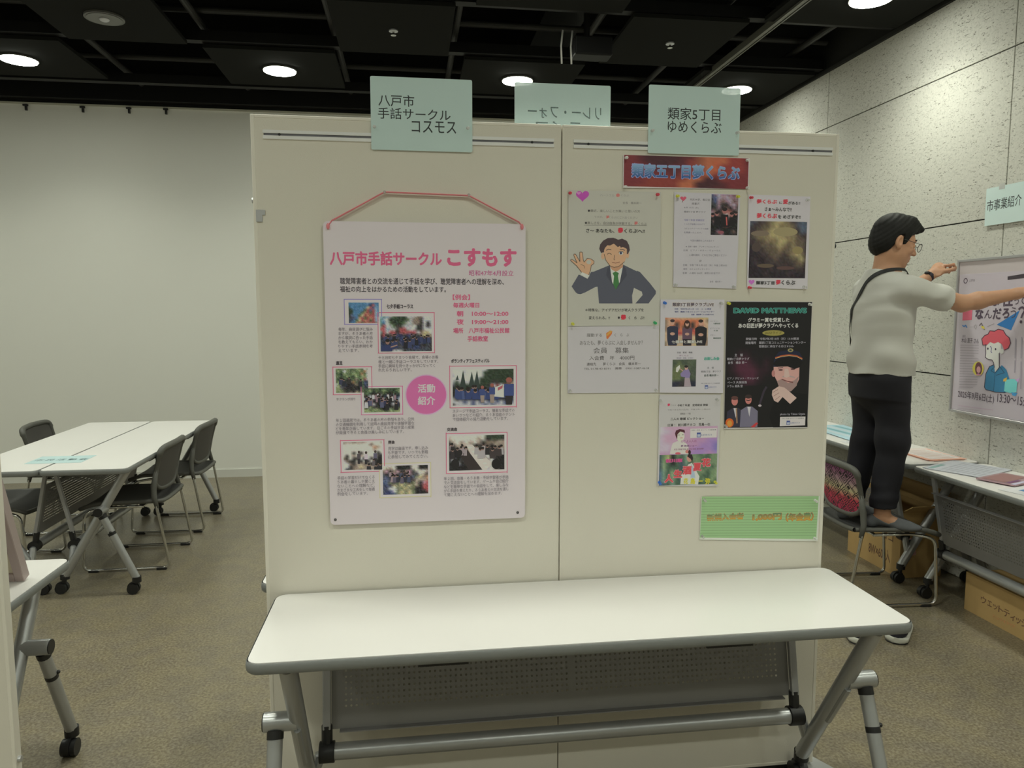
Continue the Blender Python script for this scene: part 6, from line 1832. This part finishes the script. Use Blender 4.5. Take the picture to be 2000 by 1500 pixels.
def hair_fn(P):
    H = to_head(P)
    x, y, z = H[:, 0], H[:, 1], H[:, 2]
    d = ellipsoid(H, (-0.016, 0, 0.045), (0.113, 0.090, 0.103))
    d = smin(d, ellipsoid(H, (-0.055, 0, -0.015), (0.072, 0.078, 0.080)), 0.03)
    d = smin(d, cone(H, (0.045, -0.02, 0.105), (0.106, -0.01, 0.090), 0.036, 0.016), 0.03)
    d = smin(d, cone(H, (0.045, 0.03, 0.105), (0.100, 0.04, 0.090), 0.034, 0.014), 0.03)
    d = d + 0.0005 * np.sin(x * 150 + z * 60 + np.abs(y) * 190) + 0.0007 * np.sin(x * 260 - z * 210 + y * 40)
    line = np.interp(x, [-0.13, -0.075, -0.045, -0.030, -0.014, 0.006, 0.012, 0.026, 0.034, 0.048, 0.075, 0.12], [-0.088, -0.092, -0.066, -0.040, 0.020, 0.028, -0.022, -0.030, 0.000, 0.040, 0.062, 0.060])
    line = line + 0.004 * np.sin(y * 130 + x * 90)
    # below the hairline only a close taper remains
    d = smax(d, line - z, 0.012)
    d = smax(d, -ellipsoid(H, (-0.008, -0.093, -0.006), (0.022, 0.022, 0.034)), 0.006)
    return smax(d, -ellipsoid(H, (-0.008, 0.093, -0.006), (0.022, 0.022, 0.034)), 0.006)

def sock_fn(an, dr):
    dr = dr / np.linalg.norm(dr)
    def f(P):
        d = foot(P, an, dr, 0.003)
        q = P - np.array([an[0], an[1], SEAT_Z])
        along = q @ dr
        rim = np.interp(along, [-0.07, -0.035, 0.03, 0.06, 0.1], [0.085, 0.062, 0.034, 0.046, 0.09])
        return smax(d, q[:, 2] - rim, 0.004)
    return f

man = thing('person', 'man in a pale grey shirt and dark trousers standing on a chair, hanging the poster', 'person', (2.485, 3.64, SEAT_Z))
M_SKIN = mat('skin', (0.50, 0.27, 0.165), 0.5, var=0.10, vscale=22)
M_SKIN.node_tree.nodes['Principled BSDF'].inputs['Subsurface Weight'].default_value = 0.08
M_SHIRT = mat('pale_grey_cotton', (0.53, 0.52, 0.49), 0.85, bump=0.2, bscale=700)
M_TROUS = mat('dark_navy_cloth', (0.006, 0.0055, 0.011), 0.8, bump=0.2, bscale=600)
M_HAIR = mat('black_hair', (0.006, 0.0055, 0.005), 0.6, bump=0.8, bscale=300, spec=0.3)
M_SOCK = mat('grey_sock', (0.115, 0.12, 0.13), 0.9)
sdf_obj('body', body_fn, (2.30, 3.15, 0.405), (3.25, 4.08, 2.09), 0.0042, M_SKIN, man)
sdf_obj('hair', hair_fn, HEAD - 0.17, HEAD + 0.17, 0.0036, M_HAIR, man)
sdf_obj('shirt', shirt_fn, (2.28, 3.30, 1.20), (2.90, 4.02, 1.84), 0.0042, M_SHIRT, man)
sdf_obj('trousers', trousers_fn, (2.30, 3.40, 0.50), (2.70, 3.90, 1.34), 0.0065, M_TROUS, man)
for an, dr in ((AN_R, FT_R), (AN_L, FT_L)):
    c_ = np.array([an[0], an[1], 0.49]) + dr * 0.05
    sdf_obj('sock', sock_fn(an, dr), c_ - [0.19, 0.16, 0.08], c_ + [0.19, 0.16, 0.09], 0.005, M_SOCK, man)
MO = Vector(man.location)
def hv(x, y, z):
    return Vector(hp(x, y, z)) - MO
# eyebrows, eyes
for s in (-1, 1):
    bm = newbm(); add_tube(bm, [hv(0.090, s * 0.018, 0.022), hv(0.090, s * 0.032, 0.027), hv(0.078, s * 0.050, 0.022)], [0.003, 0.0045, 0.002], 8); obj('eyebrow', bm, M_HAIR, man, 180)
    bm = newbm(); e = hv(0.0800, s * 0.031, -0.004); add_ball(bm, e, 0.0120, 10); ey = obj('eye', bm, mat('eye_white', (0.7, 0.68, 0.66), 0.2), man, 180)
    bm = newbm(); e2 = hv(0.0880, s * 0.032, -0.006); add_ball(bm, e2, 0.0052, 8); obj('iris', bm, M_BLACK, ey, 180)
# glasses: two round rims, bridge, temples, lenses
M_RIMG = mat('thin_metal_rim', (0.10, 0.11, 0.11), 0.25, 0.9)
gl = None
bm = newbm()
for s in (-1, 1):
    ring = [hv(0.118 - 0.10 * abs(0.024 * math.cos(a)) , s * 0.034 + 0.024 * math.cos(a), -0.006 + 0.021 * math.sin(a)) for a in [2 * PI * i / 24 for i in range(25)]]
    add_tube(bm, ring, 0.0016, 6, 0, False)
    add_tube(bm, [hv(0.1155, s * 0.057, 0.0), hv(0.108, s * 0.072, 0.004), hv(0.05, s * 0.079, 0.008), hv(-0.005, s * 0.083, 0.012), hv(-0.026, s * 0.082, -0.006)], 0.0014, 6)
add_tube(bm, [hv(0.117, -0.011, 0.0), hv(0.121, 0, 0.004), hv(0.117, 0.011, 0.0)], 0.0014, 6)
gl = obj('glasses', bm, M_RIMG, man, 180)
for s in (-1, 1):
    bm = newbm()
    vs = [bm.verts.new(hv(0.1165, s * 0.034 + 0.0235 * math.cos(2 * PI * i / 24), -0.006 + 0.0205 * math.sin(2 * PI * i / 24))) for i in range(24)]
    bm.faces.new(vs)
    obj('lens', bm, mat('lens_glass', (0.8, 0.85, 0.82), 0.05, alpha=0.16), gl)
# watch on the far wrist
d_ = (WR_L - EL_L) / np.linalg.norm(WR_L - EL_L)
a0, a1 = WR_L - d_ * 0.032, WR_L - d_ * 0.010
bm = newbm(); add_tube(bm, [Vector(a0) - MO, Vector(a1) - MO], 0.0325, 20, flat=0.92); w_ = obj('watch_strap', bm, mat('dark_violet_strap', (0.02, 0.016, 0.03), 0.5), man, 35)
bm = newbm(); c_ = Vector((WR_L - d_ * 0.021)) - MO + Vector((-0.6, -0.45, 0.7)).normalized() * 0.031; add_ball(bm, c_, (0.016, 0.016, 0.011), 8); obj('watch_case', bm, M_BLACK, w_, 180)
# black bag strap over the shirt: from the neck across the back to the far hip and round the front
def on_shirt(p, off=0.004):
    p = np.array([p], float)
    for _ in range(14):
        f = shirt_raw(p)[0] - off
        g = np.array([(shirt_raw(p + e)[0] - shirt_raw(p - e)[0]) / 0.004 for e in np.eye(3) * 0.002])
        p = p - f * g / max(g @ g, 0.2)
    return p[0]
path = [(2.50, 3.560, 1.765), (2.46, 3.562, 1.760), (2.43, 3.585, 1.745), (2.40, 3.62, 1.715), (2.37, 3.66, 1.66), (2.36, 3.70, 1.60), (2.36, 3.74, 1.52), (2.38, 3.78, 1.44), (2.42, 3.81, 1.38), (2.48, 3.825, 1.34), (2.55, 3.80, 1.37), (2.60, 3.74, 1.44), (2.62, 3.67, 1.54), (2.60, 3.61, 1.64), (2.57, 3.575, 1.72), (2.50, 3.560, 1.765)]
fine = []
for a_, b_ in zip(path, path[1:]):
    for t in np.linspace(0, 1, 5)[:-1]:
        fine.append(on_shirt(np.array(a_) * (1 - t) + np.array(b_) * t))
fine.append(fine[0])
bm = newbm()
prev = None
for i, p_ in enumerate(fine):
    t_ = np.array(fine[min(i + 1, len(fine) - 1)]) - np.array(fine[max(i - 1, 0)])
    t_ = t_ / np.linalg.norm(t_)
    g = np.array([(shirt_raw(p_[None] + e)[0] - shirt_raw(p_[None] - e)[0]) for e in np.eye(3) * 0.002])
    g = g / np.linalg.norm(g)
    s_ = np.cross(t_, g)
    row = [bm.verts.new(Vector(p_ + s_ * w * 0.011 + g * h_) - MO) for w, h_ in ((-1, 0.0), (-1, 0.0025), (1, 0.0025), (1, 0.0))]
    if prev:
        for k in range(4):
            bm.faces.new((prev[k], prev[(k + 1) % 4], row[(k + 1) % 4], row[k]))
    prev = row
obj('bag_strap', bm, mat('black_webbing', (0.008, 0.008, 0.009), 0.6), man, 60)
